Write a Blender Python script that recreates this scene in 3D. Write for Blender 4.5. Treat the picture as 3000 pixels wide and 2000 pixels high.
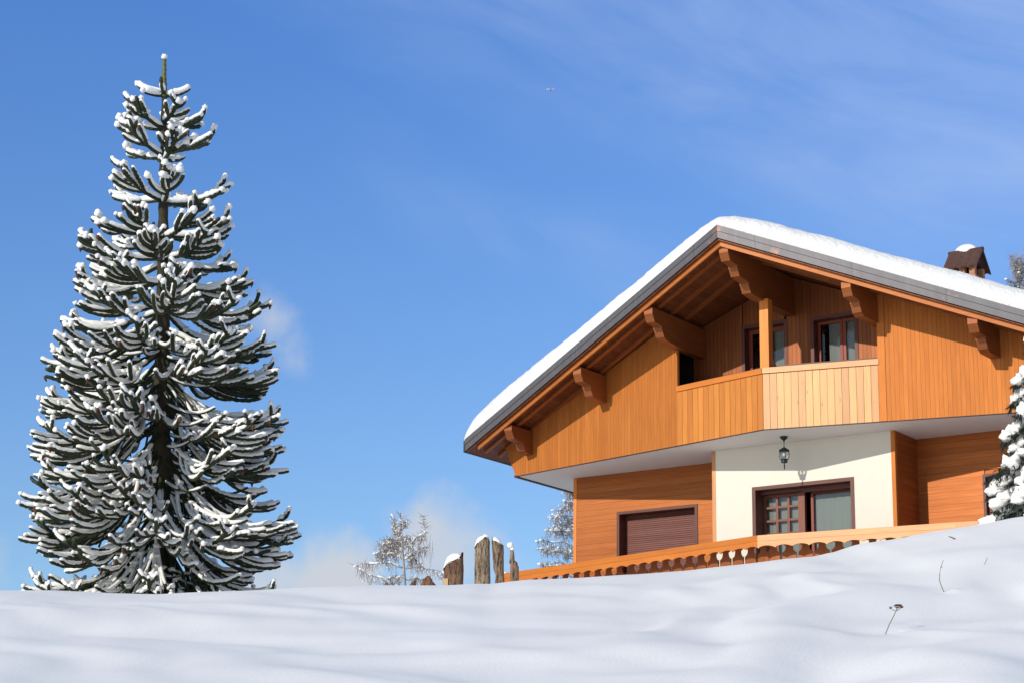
import bpy, math, random
from mathutils import Vector, noise
from math import sin, cos, pi, sqrt, radians

for o in list(bpy.data.objects): bpy.data.objects.remove(o, do_unlink=True)
S = bpy.context.scene
COL = S.collection

# ------------------------------------------------------------------ camera
PITCH, ROLL, FPX = 0.2492, -0.0125, 6245.66
cam_d = bpy.data.cameras.new('camera'); cam = bpy.data.objects.new('camera', cam_d); COL.objects.link(cam)
cam_d.sensor_width = 36.0; cam_d.lens = 36.0*FPX/3000.0
cam_d.clip_start = 0.1; cam_d.clip_end = 60000
from mathutils import Matrix
cam.matrix_world = Matrix.Rotation(pi/2+PITCH, 4, 'X') @ Matrix.Rotation(-ROLL, 4, 'Z')
S.camera = cam
S.render.resolution_x = 1024; S.render.resolution_y = 682

# ------------------------------------------------------------------ sun and sky
SUN_TO = Vector((-0.6519, -0.6484, 0.3932)).normalized()
SUN_EL = math.asin(SUN_TO.z); SUN_AZ = math.atan2(SUN_TO.x, SUN_TO.y)
sd = bpy.data.lights.new('sun', 'SUN'); sd.energy = 3.6; sd.angle = radians(0.53); sd.color = (1.0, 0.94, 0.85)
so = bpy.data.objects.new('sun', sd); COL.objects.link(so)
so.rotation_euler = SUN_TO.to_track_quat('Z', 'Y').to_euler()
S.view_settings.view_transform = 'Standard'; S.view_settings.look = 'None'
S.view_settings.exposure = 0.0; S.view_settings.gamma = 1.0; S.view_settings.use_curve_mapping = False

class NT:
    def __init__(s, nt): s.nt = nt
    def n(s, t, ins=None, **kw):
        nd = s.nt.nodes.new(t)
        for k, v in kw.items(): setattr(nd, k, v)
        for k, v in (ins or {}).items():
            if isinstance(v, bpy.types.NodeSocket): s.nt.links.new(v, nd.inputs[k])
            else: nd.inputs[k].default_value = v
        return nd
    def math(s, op, a, b=None, c=None, clamp=False):
        i = {0: a}
        if b is not None: i[1] = b
        if c is not None: i[2] = c
        return s.n('ShaderNodeMath', i, operation=op, use_clamp=clamp).outputs[0]
    def ramp(s, fac, stops, interp='LINEAR'):
        r = s.n('ShaderNodeValToRGB', {0: fac}); cr = r.color_ramp; cr.interpolation = interp
        while len(cr.elements) < len(stops): cr.elements.new(0.5)
        for e, (p, c) in zip(cr.elements, stops):
            e.position = p; e.color = (c, c, c, 1) if isinstance(c, (int, float)) else (*c, 1)
        return r.outputs[0]
    def mix(s, fac, a, b, mode='MIX'):
        m = s.n('ShaderNodeMix', data_type='RGBA', blend_type=mode)
        for sock, v in ((m.inputs[0], fac), (m.inputs[6], a), (m.inputs[7], b)):
            if isinstance(v, bpy.types.NodeSocket): s.nt.links.new(v, sock)
            else: sock.default_value = v if isinstance(v, (int, float)) else (*v, 1)
        return m.outputs[2]
    def vmath(s, op, a, b=None):
        i = {0: a}
        if b is not None: i[1] = b
        return s.n('ShaderNodeVectorMath', i, operation=op)

W = bpy.data.worlds.new('World'); S.world = W; W.use_nodes = True
W.node_tree.nodes.clear(); w = NT(W.node_tree)
sky = w.n('ShaderNodeTexSky', sky_type='NISHITA', sun_disc=False, sun_elevation=SUN_EL, sun_rotation=SUN_AZ,
          altitude=1200, air_density=1.0, dust_density=0.6, ozone_density=2.5)
tc = w.n('ShaderNodeTexCoord').outputs['Generated']
nrm = w.vmath('NORMALIZE', tc).outputs[0]
def noise_w(scale, det, rough, loc=(0, 0, 0), rot=(0, 0, 0), scl=(1, 1, 1), dist=0.0):
    mp = w.n('ShaderNodeMapping', {'Vector': nrm, 'Location': loc, 'Rotation': rot, 'Scale': scl})
    return w.n('ShaderNodeTexNoise', {'Vector': mp.outputs[0], 'Scale': scale, 'Detail': det, 'Roughness': rough, 'Distortion': dist}).outputs[0]
def puff(dirv, rad, soft, sx=1.0):
    dv = w.vmath('SUBTRACT', nrm, Vector(dirv).normalized()).outputs[0]
    dv = w.vmath('MULTIPLY', dv, (1.0/sx, 1.0, 1.0)).outputs[0]
    ln = w.vmath('LENGTH', dv).outputs['Value']
    return w.math('MULTIPLY', w.math('SUBTRACT', rad, ln), 1.0/soft)      # >0 inside
nz = noise_w(34, 5, 0.55, dist=0.25)
nzc = w.math('MULTIPLY', w.math('SUBTRACT', nz, 0.5), 2.6)
cl = None
for dv, rad, soft, sx, amp in (((-0.112, 0.961, 0.252), 0.017, 0.020, 0.75, 0.62), ((-0.104, 0.9632, 0.240), 0.014, 0.02, 0.8, 0.55),
                          ((-0.041, 0.9865, 0.1585), 0.022, 0.018, 0.95, 0.92), ((-0.030, 0.9885, 0.146), 0.028, 0.02, 1.1, 0.85),
                          ((-0.082, 0.9865, 0.133), 0.026, 0.016, 1.6, 1.0), ((-0.115, 0.984, 0.128), 0.018, 0.016, 1.5, 0.85),
                          ((-0.25, 0.96, 0.135), 0.02, 0.02, 1.5, 0.4)):
    p = w.math('ADD', puff(dv, rad, soft, sx), nzc)
    p = w.math('MULTIPLY', w.n('ShaderNodeMapRange', {'Value': p, 'From Min': -0.2, 'From Max': 1.3}, interpolation_type='SMOOTHSTEP').outputs[0], amp)
    cl = p if cl is None else w.math('MAXIMUM', cl, p)
sep = w.n('ShaderNodeSeparateXYZ', {0: nrm})
right = w.n('ShaderNodeMapRange', {'Value': sep.outputs[0], 'From Min': -0.12, 'From Max': 0.26}, interpolation_type='SMOOTHSTEP').outputs[0]
# cirrus runs in slanting streaks that fall to the right
across = w.math('ADD', sep.outputs[2], w.math('MULTIPLY', sep.outputs[0], 0.36))
along = w.math('SUBTRACT', sep.outputs[0], w.math('MULTIPLY', sep.outputs[2], 0.36))
def streak(fa, fc, det, off, dist):
    v_ = w.n('ShaderNodeCombineXYZ', {0: w.math('MULTIPLY', along, fa), 1: w.math('MULTIPLY', across, fc), 2: off}).outputs[0]
    return w.n('ShaderNodeTexNoise', {'Vector': v_, 'Scale': 1.0, 'Detail': det, 'Roughness': 0.55, 'Distortion': dist}).outputs[0]
st1 = streak(7, 26, 5, 2.0, 0.8); st2 = streak(5, 9, 3, 7.0, 0.4); st3 = streak(30, 60, 4, 4.0, 0.5)
aw = w.math('ADD', across, w.math('MULTIPLY', w.math('SUBTRACT', st2, 0.5), 0.07))
high = w.n('ShaderNodeMapRange', {'Value': aw, 'From Min': 0.325, 'From Max': 0.40}, interpolation_type='SMOOTHSTEP').outputs[0]
band = w.math('SUBTRACT', 1.0, w.math('MULTIPLY', w.math('ABSOLUTE', w.math('SUBTRACT', aw, 0.303)), 42.0), clamp=True)
bandx = w.n('ShaderNodeMapRange', {'Value': w.math('ABSOLUTE', w.math('SUBTRACT', sep.outputs[0], 0.01)), 'From Min': 0.11, 'From Max': 0.03}, interpolation_type='SMOOTHSTEP').outputs[0]
tex = w.math('ADD', w.ramp(st1, ((0.34, 0.25), (0.66, 1.0))), w.math('MULTIPLY', w.math('SUBTRACT', st3, 0.5), 0.35))
cirrus = w.math('MULTIPLY', w.math('ADD', w.math('MULTIPLY', w.math('MULTIPLY', high, w.math('ADD', w.math('MULTIPLY', right, 0.45), 0.55)), 0.46), w.math('MULTIPLY', w.math('MULTIPLY', band, bandx), 0.22)), tex)
cirrus = w.math('ADD', cirrus, w.math('MULTIPLY', right, 0.06), clamp=True)
tf = w.n('ShaderNodeMapRange', {'Value': sep.outputs[2], 'From Min': 0.13, 'From Max': 0.40}).outputs[0]
tint = w.mix(tf, (0.80, 0.90, 0.985), (0.61, 0.93, 1.37))
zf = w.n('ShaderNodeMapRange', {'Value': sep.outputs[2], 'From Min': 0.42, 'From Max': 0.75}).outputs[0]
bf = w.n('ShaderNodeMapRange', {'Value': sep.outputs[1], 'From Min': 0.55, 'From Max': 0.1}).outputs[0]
tint = w.mix(w.math('MAXIMUM', zf, bf), tint, (0.80, 0.80, 0.76))     # unseen sky overhead and behind toned neutral to cut blue fill light
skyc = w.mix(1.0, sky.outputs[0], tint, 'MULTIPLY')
c1 = w.mix(cirrus, skyc, (3.1, 4.1, 6.3))
c2 = w.mix(cl, c1, (4.3, 4.6, 5.1))
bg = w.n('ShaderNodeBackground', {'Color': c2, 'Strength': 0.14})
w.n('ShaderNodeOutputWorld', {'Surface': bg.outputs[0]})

# ------------------------------------------------------------------ helpers
class MB:
    def __init__(s): s.v = []; s.f = []; s.uv = []; s.rnd = []; s.sm = []; s.mi = []
    def face(s, pts, rnd=0.5, uvs=None, mi=0):
        b = len(s.v); s.v += [tuple(p) for p in pts]; s.f.append(tuple(range(b, b+len(pts))))
        if uvs is None:
            p = [Vector(q) for q in pts]
            e = (p[1]-p[0]); l1 = e.length; e2 = (p[-1]-p[0]); l2 = e2.length
            ex = e.normalized() if l1 > 1e-9 else Vector((1, 0, 0)); nn = ex.cross(e2)
            ey = nn.cross(ex).normalized() if nn.length > 1e-12 else Vector((0, 0, 1))
            if l1 > l2: uvs = [((q-p[0]).dot(ey), (q-p[0]).dot(ex)) for q in p]
            else: uvs = [((q-p[0]).dot(ex), (q-p[0]).dot(ey)) for q in p]
        s.uv.append(uvs); s.rnd.append(rnd); s.sm.append(False); s.mi.append(mi)
    def hexa(s, c, rnd=None, mi=0):
        """c = 8 corners: 0-3 one ring, 4-7 the opposite ring"""
        if rnd is None: rnd = random.random()
        for q in ((3, 2, 1, 0), (4, 5, 6, 7), (0, 1, 5, 4), (1, 2, 6, 5), (2, 3, 7, 6), (3, 0, 4, 7)):
            s.face([c[i] for i in q], rnd, mi=mi)
    def box(s, x0, x1, y0, y1, z0, z1, rnd=None, mi=0):
        s.hexa([(x0, y0, z0), (x1, y0, z0), (x1, y1, z0), (x0, y1, z0), (x0, y0, z1), (x1, y0, z1), (x1, y1, z1), (x0, y1, z1)], rnd, mi)
    def prism(s, poly, fn0, fn1, rnd=0.5, mi=0):
        """poly 2d list; fn0/fn1 map 2d to 3d for the two caps"""
        a = [fn0(*p) for p in poly]; b = [fn1(*p) for p in poly]; n = len(poly)
        s.face(a[::-1], rnd, mi=mi); s.face(b, rnd, mi=mi)
        for i in range(n): s.face([a[i], a[(i+1) % n], b[(i+1) % n], b[i]], rnd, mi=mi)
    def smooth(s, verts, faces, rnd=0.5, mi=0):
        b = len(s.v); s.v += verts
        for f in faces:
            s.f.append(tuple(b+i for i in f)); s.uv.append([(0, 0)]*len(f)); s.rnd.append(rnd); s.sm.append(True); s.mi.append(mi)
    def tube(s, pts, rad, n=6, cap=True, rnd=0.5, sq=None, jit=0.0, up=None, mi=0, alt=0.0):
        """smooth tube through pts; rad list; sq=(w,h) ellipse factors"""
        P = [Vector(p) for p in pts]; m = len(P); vs = []
        ref = up or Vector((0, 0, 1))
        for i in range(m):
            t = (P[min(i+1, m-1)]-P[max(i-1, 0)])
            t = t.normalized() if t.length > 1e-9 else Vector((0, 0, 1))
            a = t.cross(ref)
            if a.length < 0.15: a = t.cross(Vector((0.9, 0.3, 0.1)))
            a.normalize(); b = a.cross(t).normalized()
            r = rad[i]; wx, hy = (sq if sq else (1, 1))
            for k in range(n):
                th = 2*pi*k/n + (pi/n if (i % 2 and alt) else 0)
                rr = r*(1+jit*(random.random()-0.5))*(1+(alt if (k+i) % 2 else -alt))
                q = P[i]+a*(cos(th)*rr*wx)+b*(sin(th)*rr*hy); vs.append((q.x, q.y, q.z))
        fs = []
        for i in range(m-1):
            for k in range(n):
                k2 = (k+1) % n; fs.append((i*n+k, i*n+k2, (i+1)*n+k2, (i+1)*n+k))
        if cap:
            fs.append(tuple(range(n))[::-1]); fs.append(tuple((m-1)*n+k for k in range(n)))
        s.smooth(vs, fs, rnd, mi)
    def blob(s, c, r, n=8, m=5, jit=0.12, rnd=0.5, seed=0):
        """lumpy ellipsoid, r = (rx, ry, rz)"""
        vs = []; fs = []; c = Vector(c)
        off = random.random()*50
        for i in range(m+1):
            ph = pi*i/m
            for k in range(n):
                th = 2*pi*k/n
                d = Vector((sin(ph)*cos(th), sin(ph)*sin(th), cos(ph)))
                g = 1+jit*2*noise.noise(d*1.7+Vector((off, off, 0)))
                vs.append((c.x+d.x*r[0]*g, c.y+d.y*r[1]*g, c.z+d.z*r[2]*g))
        for i in range(m):
            for k in range(n):
                k2 = (k+1) % n; fs.append((i*n+k, (i+1)*n+k, (i+1)*n+k2, i*n+k2))
        s.smooth(vs, fs, rnd)
    def lathe(s, prof, c=(0, 0, 0), n=16, rnd=0.5):
        vs = []; fs = []
        for r, z in prof:
            for k in range(n):
                th = 2*pi*k/n; vs.append((c[0]+r*cos(th), c[1]+r*sin(th), c[2]+z))
        for i in range(len(prof)-1):
            for k in range(n):
                k2 = (k+1) % n; fs.append((i*n+k, i*n+k2, (i+1)*n+k2, (i+1)*n+k))
        s.smooth(vs, fs, rnd)
    def build(s, name, mats, parent=None, loc=None):
        me = bpy.data.meshes.new(name); me.from_pydata(s.v, [], s.f)
        if not isinstance(mats, (list, tuple)): mats = [mats]
        for m in mats: me.materials.append(m)
        ul = me.uv_layers.new(name='UVMap'); flat = [c for f in s.uv for p in f for c in p]
        ul.data.foreach_set('uv', flat)
        at = me.attributes.new('rnd', 'FLOAT', 'FACE'); at.data.foreach_set('value', s.rnd)
        me.polygons.foreach_set('use_smooth', s.sm); me.polygons.foreach_set('material_index', s.mi)
        me.update()
        o = bpy.data.objects.new(name, me); COL.objects.link(o)
        if parent: o.parent = parent
        if loc is not None: o.location = loc
        return o

def tag(o, label=None, cat=None, group=None, kind=None):
    if label: o['label'] = label
    if cat: o['category'] = cat
    if group: o['group'] = group
    if kind: o['kind'] = kind
    return o
def empty(name, loc, rz=0.0, parent=None):
    o = bpy.data.objects.new(name, None); COL.objects.link(o); o.location = loc; o.rotation_euler = (0, 0, rz)
    o.empty_display_size = 0.3
    if parent: o.parent = parent
    return o

# ------------------------------------------------------------------ materials
def mat(name):
    m = bpy.data.materials.new(name); m.use_nodes = True; m.node_tree.nodes.clear(); return m, NT(m.node_tree)
def principled(t, **kw):
    p = t.n('ShaderNodeBsdfPrincipled'); nm = {'base': 'Base Color', 'rough': 'Roughness', 'metal': 'Metallic', 'spec': 'Specular IOR Level', 'normal': 'Normal',
          'coat': 'Coat Weight', 'coatr': 'Coat Roughness', 'sub': 'Subsurface Weight', 'trans': 'Transmission Weight', 'alpha': 'Alpha'}
    for k, v in kw.items():
        sk = p.inputs[nm[k]]
        if isinstance(v, bpy.types.NodeSocket): t.nt.links.new(v, sk)
        else: sk.default_value = (*v, 1) if isinstance(v, (tuple, list)) else v
    t.n('ShaderNodeOutputMaterial', {'Surface': p.outputs[0]})
    return p
def wood(name, base, dark, rough=0.55, metal=0.0, coat=0.0, coatr=0.3, spec=0.4, var=0.25, grain=1.0, knots=False, stain=None):
    m, t = mat(name)
    uv = t.n('ShaderNodeUVMap').outputs[0]; rn = t.n('ShaderNodeAttribute', attribute_name='rnd').outputs['Fac']
    off = t.n('ShaderNodeCombineXYZ', {0: t.math('MULTIPLY', rn, 37.0), 1: t.math('MULTIPLY', rn, 91.0), 2: 0.0}).outputs[0]
    v = t.vmath('ADD', uv, off).outputs[0]
    mp = t.n('ShaderNodeMapping', {'Vector': v, 'Scale': (34*grain, 1.3*grain, 1)}).outputs[0]
    g = t.n('ShaderNodeTexNoise', {'Vector': mp, 'Scale': 1.0, 'Detail': 5, 'Roughness': 0.6, 'Distortion': 0.5}).outputs[0]
    mp2 = t.n('ShaderNodeMapping', {'Vector': v, 'Scale': (3.0, 0.9, 1)}).outputs[0]
    g2 = t.n('ShaderNodeTexNoise', {'Vector': mp2, 'Scale': 1.0, 'Detail': 3, 'Roughness': 0.6}).outputs[0]
    gr = t.ramp(g, ((0.30, 0.0), (0.72, 1.0)))
    c = t.mix(gr, dark, base)
    k = t.math('ADD', t.math('MULTIPLY', rn, var), 1.0-var*0.6)
    k = t.math('MULTIPLY', k, t.math('ADD', t.math('MULTIPLY', g2, 0.36), 0.82))
    kk = t.n('ShaderNodeCombineXYZ', {0: k, 1: t.math('POWER', k, 1.25), 2: t.math('POWER', k, 1.4)}).outputs[0]
    c = t.mix(1.0, c, kk, 'MULTIPLY')
    if knots:
        mp3 = t.n('ShaderNodeMapping', {'Vector': v, 'Scale': (7, 2.4, 1)}).outputs[0]
        vo = t.n('ShaderNodeTexVoronoi', {'Vector': mp3, 'Scale': 1.0, 'Randomness': 1.0}).outputs['Distance']
        c = t.mix(t.ramp(vo, ((0.03, 0.8), (0.13, 0.0))), c, tuple(x*0.35 for x in dark))
    bp = t.n('ShaderNodeBump', {'Height': g, 'Strength': 0.12, 'Distance': 0.004}).outputs[0]
    principled(t, base=c, rough=rough, metal=metal, spec=spec, coat=coat, coatr=coatr, normal=bp)
    return m
M = {}
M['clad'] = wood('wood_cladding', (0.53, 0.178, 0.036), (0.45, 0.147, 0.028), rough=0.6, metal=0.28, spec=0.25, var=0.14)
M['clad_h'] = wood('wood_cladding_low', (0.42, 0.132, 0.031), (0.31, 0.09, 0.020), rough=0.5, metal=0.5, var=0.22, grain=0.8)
M['panel'] = wood('wood_balcony', (0.66, 0.245, 0.045), (0.55, 0.19, 0.033), rough=0.55, metal=0.2, var=0.25)
M['panel_pale'] = wood('wood_balcony_pale', (0.53, 0.262, 0.072), (0.44, 0.19, 0.043), rough=0.45, metal=0.15, spec=0.6, coat=0.25, coatr=0.36, var=0.35, knots=True)  # glossier varnish; part of its sun sheen is put into the paler base
M['rail'] = wood('wood_rail', (0.68, 0.225, 0.038), (0.58, 0.17, 0.028), rough=0.45, metal=0.2, var=0.15)
M['rail_pale'] = wood('wood_rail_pale', (0.55, 0.245, 0.078), (0.45, 0.175, 0.045), rough=0.45, metal=0.15, spec=0.6, coat=0.25, coatr=0.36, var=0.15)  # paler base carries some of the varnish's sun sheen
M['baluster'] = wood('wood_baluster', (0.36, 0.115, 0.03), (0.27, 0.078, 0.02), rough=0.6, metal=0.3, var=0.3)
M['beam'] = wood('wood_beam', (0.34, 0.11, 0.03), (0.24, 0.07, 0.018), rough=0.5, metal=0.35, var=0.2)
M['soffit'] = wood('wood_soffit', (0.19, 0.056, 0.016), (0.13, 0.036, 0.010), rough=0.55, metal=0.25, var=0.3)  # base darkened: shade under the overhang is put into the colour
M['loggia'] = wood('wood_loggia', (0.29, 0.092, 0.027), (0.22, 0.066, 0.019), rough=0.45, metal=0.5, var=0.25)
M['barge'] = wood('wood_barge', (0.50, 0.165, 0.035), (0.38, 0.115, 0.025), rough=0.5, metal=0.15, var=0.1)
M['frame'] = wood('wood_dark_frame', (0.15, 0.05, 0.032), (0.085, 0.028, 0.018), rough=0.45, metal=0.1, var=0.15)
M['lattice'] = wood('wood_red_sash', (0.22, 0.075, 0.04), (0.15, 0.045, 0.028), rough=0.45, metal=0.1, var=0.15)
M['redsash'] = wood('wood_bright_red_sash', (0.26, 0.05, 0.022), (0.18, 0.032, 0.016), rough=0.4, metal=0.1, var=0.15)
M['slat'] = wood('wood_shutter', (0.20, 0.072, 0.052), (0.15, 0.05, 0.037), rough=0.5, metal=0.05, var=0.25)

def plain(name, col, rough=0.7, metal=0.0, spec=0.4, nscale=6.0, amp=0.12, bump=0.0, coord='Object'):
    m, t = mat(name); co = t.n('ShaderNodeTexCoord').outputs[coord]
    n = t.n('ShaderNodeTexNoise', {'Vector': co, 'Scale': nscale, 'Detail': 5, 'Roughness': 0.6}).outputs[0]
    c = t.mix(n, tuple(x*(1-amp) for x in col), tuple(min(1, x*(1+amp)) for x in col))
    kw = {}
    if bump: kw['normal'] = t.n('ShaderNodeBump', {'Height': n, 'Strength': 0.5, 'Distance': bump}).outputs[0]
    principled(t, base=c, rough=rough, metal=metal, spec=spec, **kw); return m
M['plaster'] = plain('plaster_white', (0.70, 0.66, 0.56), 0.9, nscale=3, amp=0.03, bump=0.002)
M['plaster2'] = plain('plaster_ceiling', (0.75, 0.725, 0.68), 0.9, nscale=3, amp=0.03, bump=0.002)
M['dark'] = plain('dark_interior', (0.012, 0.011, 0.012), 0.9, spec=0.1)
M['trimdark'] = plain('dark_trim', (0.10, 0.045, 0.025), 0.6)
M['gutter'] = plain('gutter_metal', (0.05, 0.045, 0.05), 0.45, metal=0.4)
M['curtain'] = plain('curtain_cloth', (0.24, 0.245, 0.23), 0.95, nscale=2, amp=0.08)
M['lampmetal'] = plain('lamp_green_metal', (0.022, 0.042, 0.042), 0.4, metal=0.5, nscale=40, amp=0.3)
M['bulb'] = plain('lamp_bulb', (0.75, 0.75, 0.68), 0.3)
M['tile'] = plain('chimney_tile', (0.085, 0.040, 0.029), 0.75, nscale=14, amp=0.4, bump=0.01)
M['brick'] = plain('chimney_brick', (0.42, 0.19, 0.10), 0.85, nscale=12, amp=0.25, bump=0.006)
M['soot'] = plain('chimney_soot', (0.03, 0.025, 0.022), 0.9, nscale=12, amp=0.3)
M['stem'] = plain('dry_stem', (0.16, 0.12, 0.09), 0.8)
M['plane'] = plain('aircraft_white', (0.85, 0.87, 0.9), 0.4)
# metal sheet of the roof edge: grey with coppery patches where the patina has gone
m, t = mat('roof_edge_metal'); co = t.n('ShaderNodeTexCoord').outputs['Object']
n1 = t.n('ShaderNodeTexNoise', {'Vector': co, 'Scale': 2.2, 'Detail': 5, 'Roughness': 0.65}).outputs[0]
n2 = t.n('ShaderNodeTexNoise', {'Vector': t.n('ShaderNodeMapping', {'Vector': co, 'Scale': (9, 9, 1.5)}).outputs[0], 'Scale': 1.0, 'Detail': 4}).outputs[0]
c = t.mix(n2, (0.105, 0.10, 0.107), (0.165, 0.155, 0.16))
px = t.n('ShaderNodeSeparateXYZ', {0: co}).outputs[0]
near = t.n('ShaderNodeMapRange', {'Value': t.math('ABSOLUTE', t.math('ADD', px, 0.05)), 'From Min': 0.05, 'From Max': 0.55, 'To Min': 0.16, 'To Max': 0.0}).outputs[0]
patch = t.ramp(t.math('ADD', n1, near), ((0.64, 0.0), (0.74, 1.0)))
c = t.mix(patch, c, (0.36, 0.175, 0.13))
principled(t, base=c, rough=0.5, metal=0.35, spec=0.5); M['edge'] = m
# snow
def snow(name, col, scale, dist, sub=0.0, scale2=None, rough=0.65, strength=0.6):
    m, t = mat(name); co = t.n('ShaderNodeTexCoord').outputs['Object']
    n = t.n('ShaderNodeTexNoise', {'Vector': co, 'Scale': scale, 'Detail': 6, 'Roughness': 0.6}).outputs[0]
    b = t.n('ShaderNodeBump', {'Height': n, 'Strength': strength, 'Distance': dist}).outputs[0]
    c = t.mix(n, tuple(x*0.97 for x in col), col)
    principled(t, base=c, rough=rough, spec=0.25, normal=b, sub=sub); return m
m, t = mat('snow_ground'); co = t.n('ShaderNodeTexCoord').outputs['Object']
wv = t.n('ShaderNodeTexNoise', {'Vector': t.n('ShaderNodeMapping', {'Vector': co, 'Rotation': (0, 0, radians(14)), 'Scale': (2.2, .55, 1)}).outputs[0], 'Scale': 0.9, 'Detail': 2, 'Roughness': 0.4, 'Distortion': 0.2}).outputs[0]
gn = t.n('ShaderNodeTexNoise', {'Vector': co, 'Scale': 30, 'Detail': 5, 'Roughness': 0.65}).outputs[0]
b1 = t.n('ShaderNodeBump', {'Height': wv, 'Strength': 0.25, 'Distance': 0.03}).outputs[0]
b2 = t.n('ShaderNodeBump', {'Height': gn, 'Strength': 0.45, 'Distance': 0.012, 'Normal': b1}).outputs[0]
principled(t, base=t.mix(gn, (0.85, 0.84, 0.82), (0.89, 0.877, 0.855)), rough=0.6, spec=0.25, normal=b2); M['snow'] = m
M['roofsnow'] = snow('snow_roof', (0.76, 0.755, 0.745), 11, 0.05, strength=0.8)
M['treesnow'] = snow('snow_branches', (0.88, 0.865, 0.83), 18, 0.02)
# araucaria scales, bark, conifer needles
def leafy(name, c1, c2, scale, rough=0.6, spec=0.3):
    m, t = mat(name); co = t.n('ShaderNodeTexCoord').outputs['Object']
    n = t.n('ShaderNodeTexNoise', {'Vector': co, 'Scale': scale, 'Detail': 4, 'Roughness': 0.7}).outputs[0]
    rn = t.n('ShaderNodeAttribute', attribute_name='rnd').outputs['Fac']
    f = t.math('MULTIPLY', t.math('ADD', t.ramp(n, ((0.3, 0), (0.7, 1))), rn), 0.5)
    principled(t, base=t.mix(f, c1, c2), rough=rough, spec=spec); return m
M['scale'] = leafy('araucaria_scales', (0.010, 0.016, 0.007), (0.040, 0.050, 0.018), 22)
M['newshoot'] = leafy('araucaria_new_shoot', (0.10, 0.115, 0.03), (0.16, 0.16, 0.05), 16)
M['deadscale'] = leafy('araucaria_dead_tips', (0.06, 0.022, 0.012), (0.13, 0.05, 0.025), 18)
M['abark'] = leafy('araucaria_bark', (0.020, 0.016, 0.010), (0.065, 0.052, 0.03), 18, 0.9)
M['needle'] = leafy('spruce_needles', (0.018, 0.028, 0.022), (0.06, 0.08, 0.06), 14)
M['twig'] = leafy('larch_twigs', (0.24, 0.205, 0.18), (0.48, 0.44, 0.42), 3, 0.9)
m, t = mat('stake_bark'); co = t.n('ShaderNodeTexCoord').outputs['Object']
rn = t.n('ShaderNodeAttribute', attribute_name='rnd').outputs['Fac']
mp = t.n('ShaderNodeMapping', {'Vector': co, 'Scale': (34, 34, 7)}).outputs[0]
n = t.n('ShaderNodeTexNoise', {'Vector': mp, 'Scale': 1.0, 'Detail': 5, 'Roughness': 0.65, 'Distortion': 0.6}).outputs[0]
n3 = t.n('ShaderNodeTexNoise', {'Vector': co, 'Scale': 5.0, 'Detail': 3}).outputs[0]
pale = t.mix(n3, (0.17, 0.12, 0.075), (0.44, 0.36, 0.25)); red = t.mix(n3, (0.10, 0.045, 0.03), (0.28, 0.15, 0.09))
c = t.mix(rn, red, pale); c = t.mix(t.ramp(n, ((0.38, 1.0), (0.52, 0.0))), c, (0.04, 0.026, 0.018))
principled(t, base=c, rough=0.9, spec=0.2, normal=t.n('ShaderNodeBump', {'Height': n, 'Strength': 0.9, 'Distance': 0.02}).outputs[0]); M['stake'] = m
M['cutwood'] = plain('split_wood', (0.55, 0.38, 0.22), 0.8)
# glass: mostly clear, mirrors a little
m, t = mat('window_glass')
tr = t.n('ShaderNodeBsdfTransparent', {'Color': (0.86, 0.9, 0.88, 1)}); gl = t.n('ShaderNodeBsdfGlossy', {'Color': (0.9, 0.95, 1, 1), 'Roughness': 0.02})
lw = t.n('ShaderNodeFresnel', {'IOR': 1.45}).outputs[0]
mx = t.n('ShaderNodeMixShader', {0: t.math('MULTIPLY', lw, 1.6, clamp=True), 1: tr.outputs[0], 2: gl.outputs[0]})
t.n('ShaderNodeOutputMaterial', {'Surface': mx.outputs[0]}); M['glass'] = m

# ------------------------------------------------------------------ ground
CREST = [(-0.40, .1290), (-0.2486, .1305), (-.2134, .1312), (-.1885, .1304), (-.1668, .1302), (-.1428, .1315), (-.1012, .1336), (-.0628, .1356), (-.031, .1364), (-.0163, .1372),
         (-.0081, .1370), (.0088, .1391), (.0335, .1402), (.0547, .142), (.0868, .1445), (.1143, .1481), (.1303, .1505), (.1442, .1516), (.1565, .1542), (.1683, .1583),
         (.1853, .1612), (.2001, .1638), (.2257, .1685), (.2435, .1719), (.2537, .1733), (.32, .181), (.5, .195)]
def interp(tab, x):
    if x <= tab[0][0]: return tab[0][1]
    for (a, b), (c, d) in zip(tab, tab[1:]):
        if x <= c: return b+(d-b)*(x-a)/(c-a)
    return tab[-1][1]
YC = 29.5
def crest_z(x):
    return interp(CREST, x/YC)*YC
def sstep(a, b, x):
    t = min(1, max(0, (x-a)/(b-a))); return t*t*(3-2*t)
GZ0 = -1.6
def peak(k):
    return max((GZ0+k*(28+d)-k*d*d/7.0)/(28+d) for d in [i*.1 for i in range(40)])
def ksolve(tau):
    a, b = .1, .35
    for _ in range(40):
        m_ = (a+b)/2
        if peak(m_) < tau: a = m_
        else: b = m_
    return a
KTAB = [(x_, ksolve(t_)) for x_, t_ in CREST]
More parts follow.
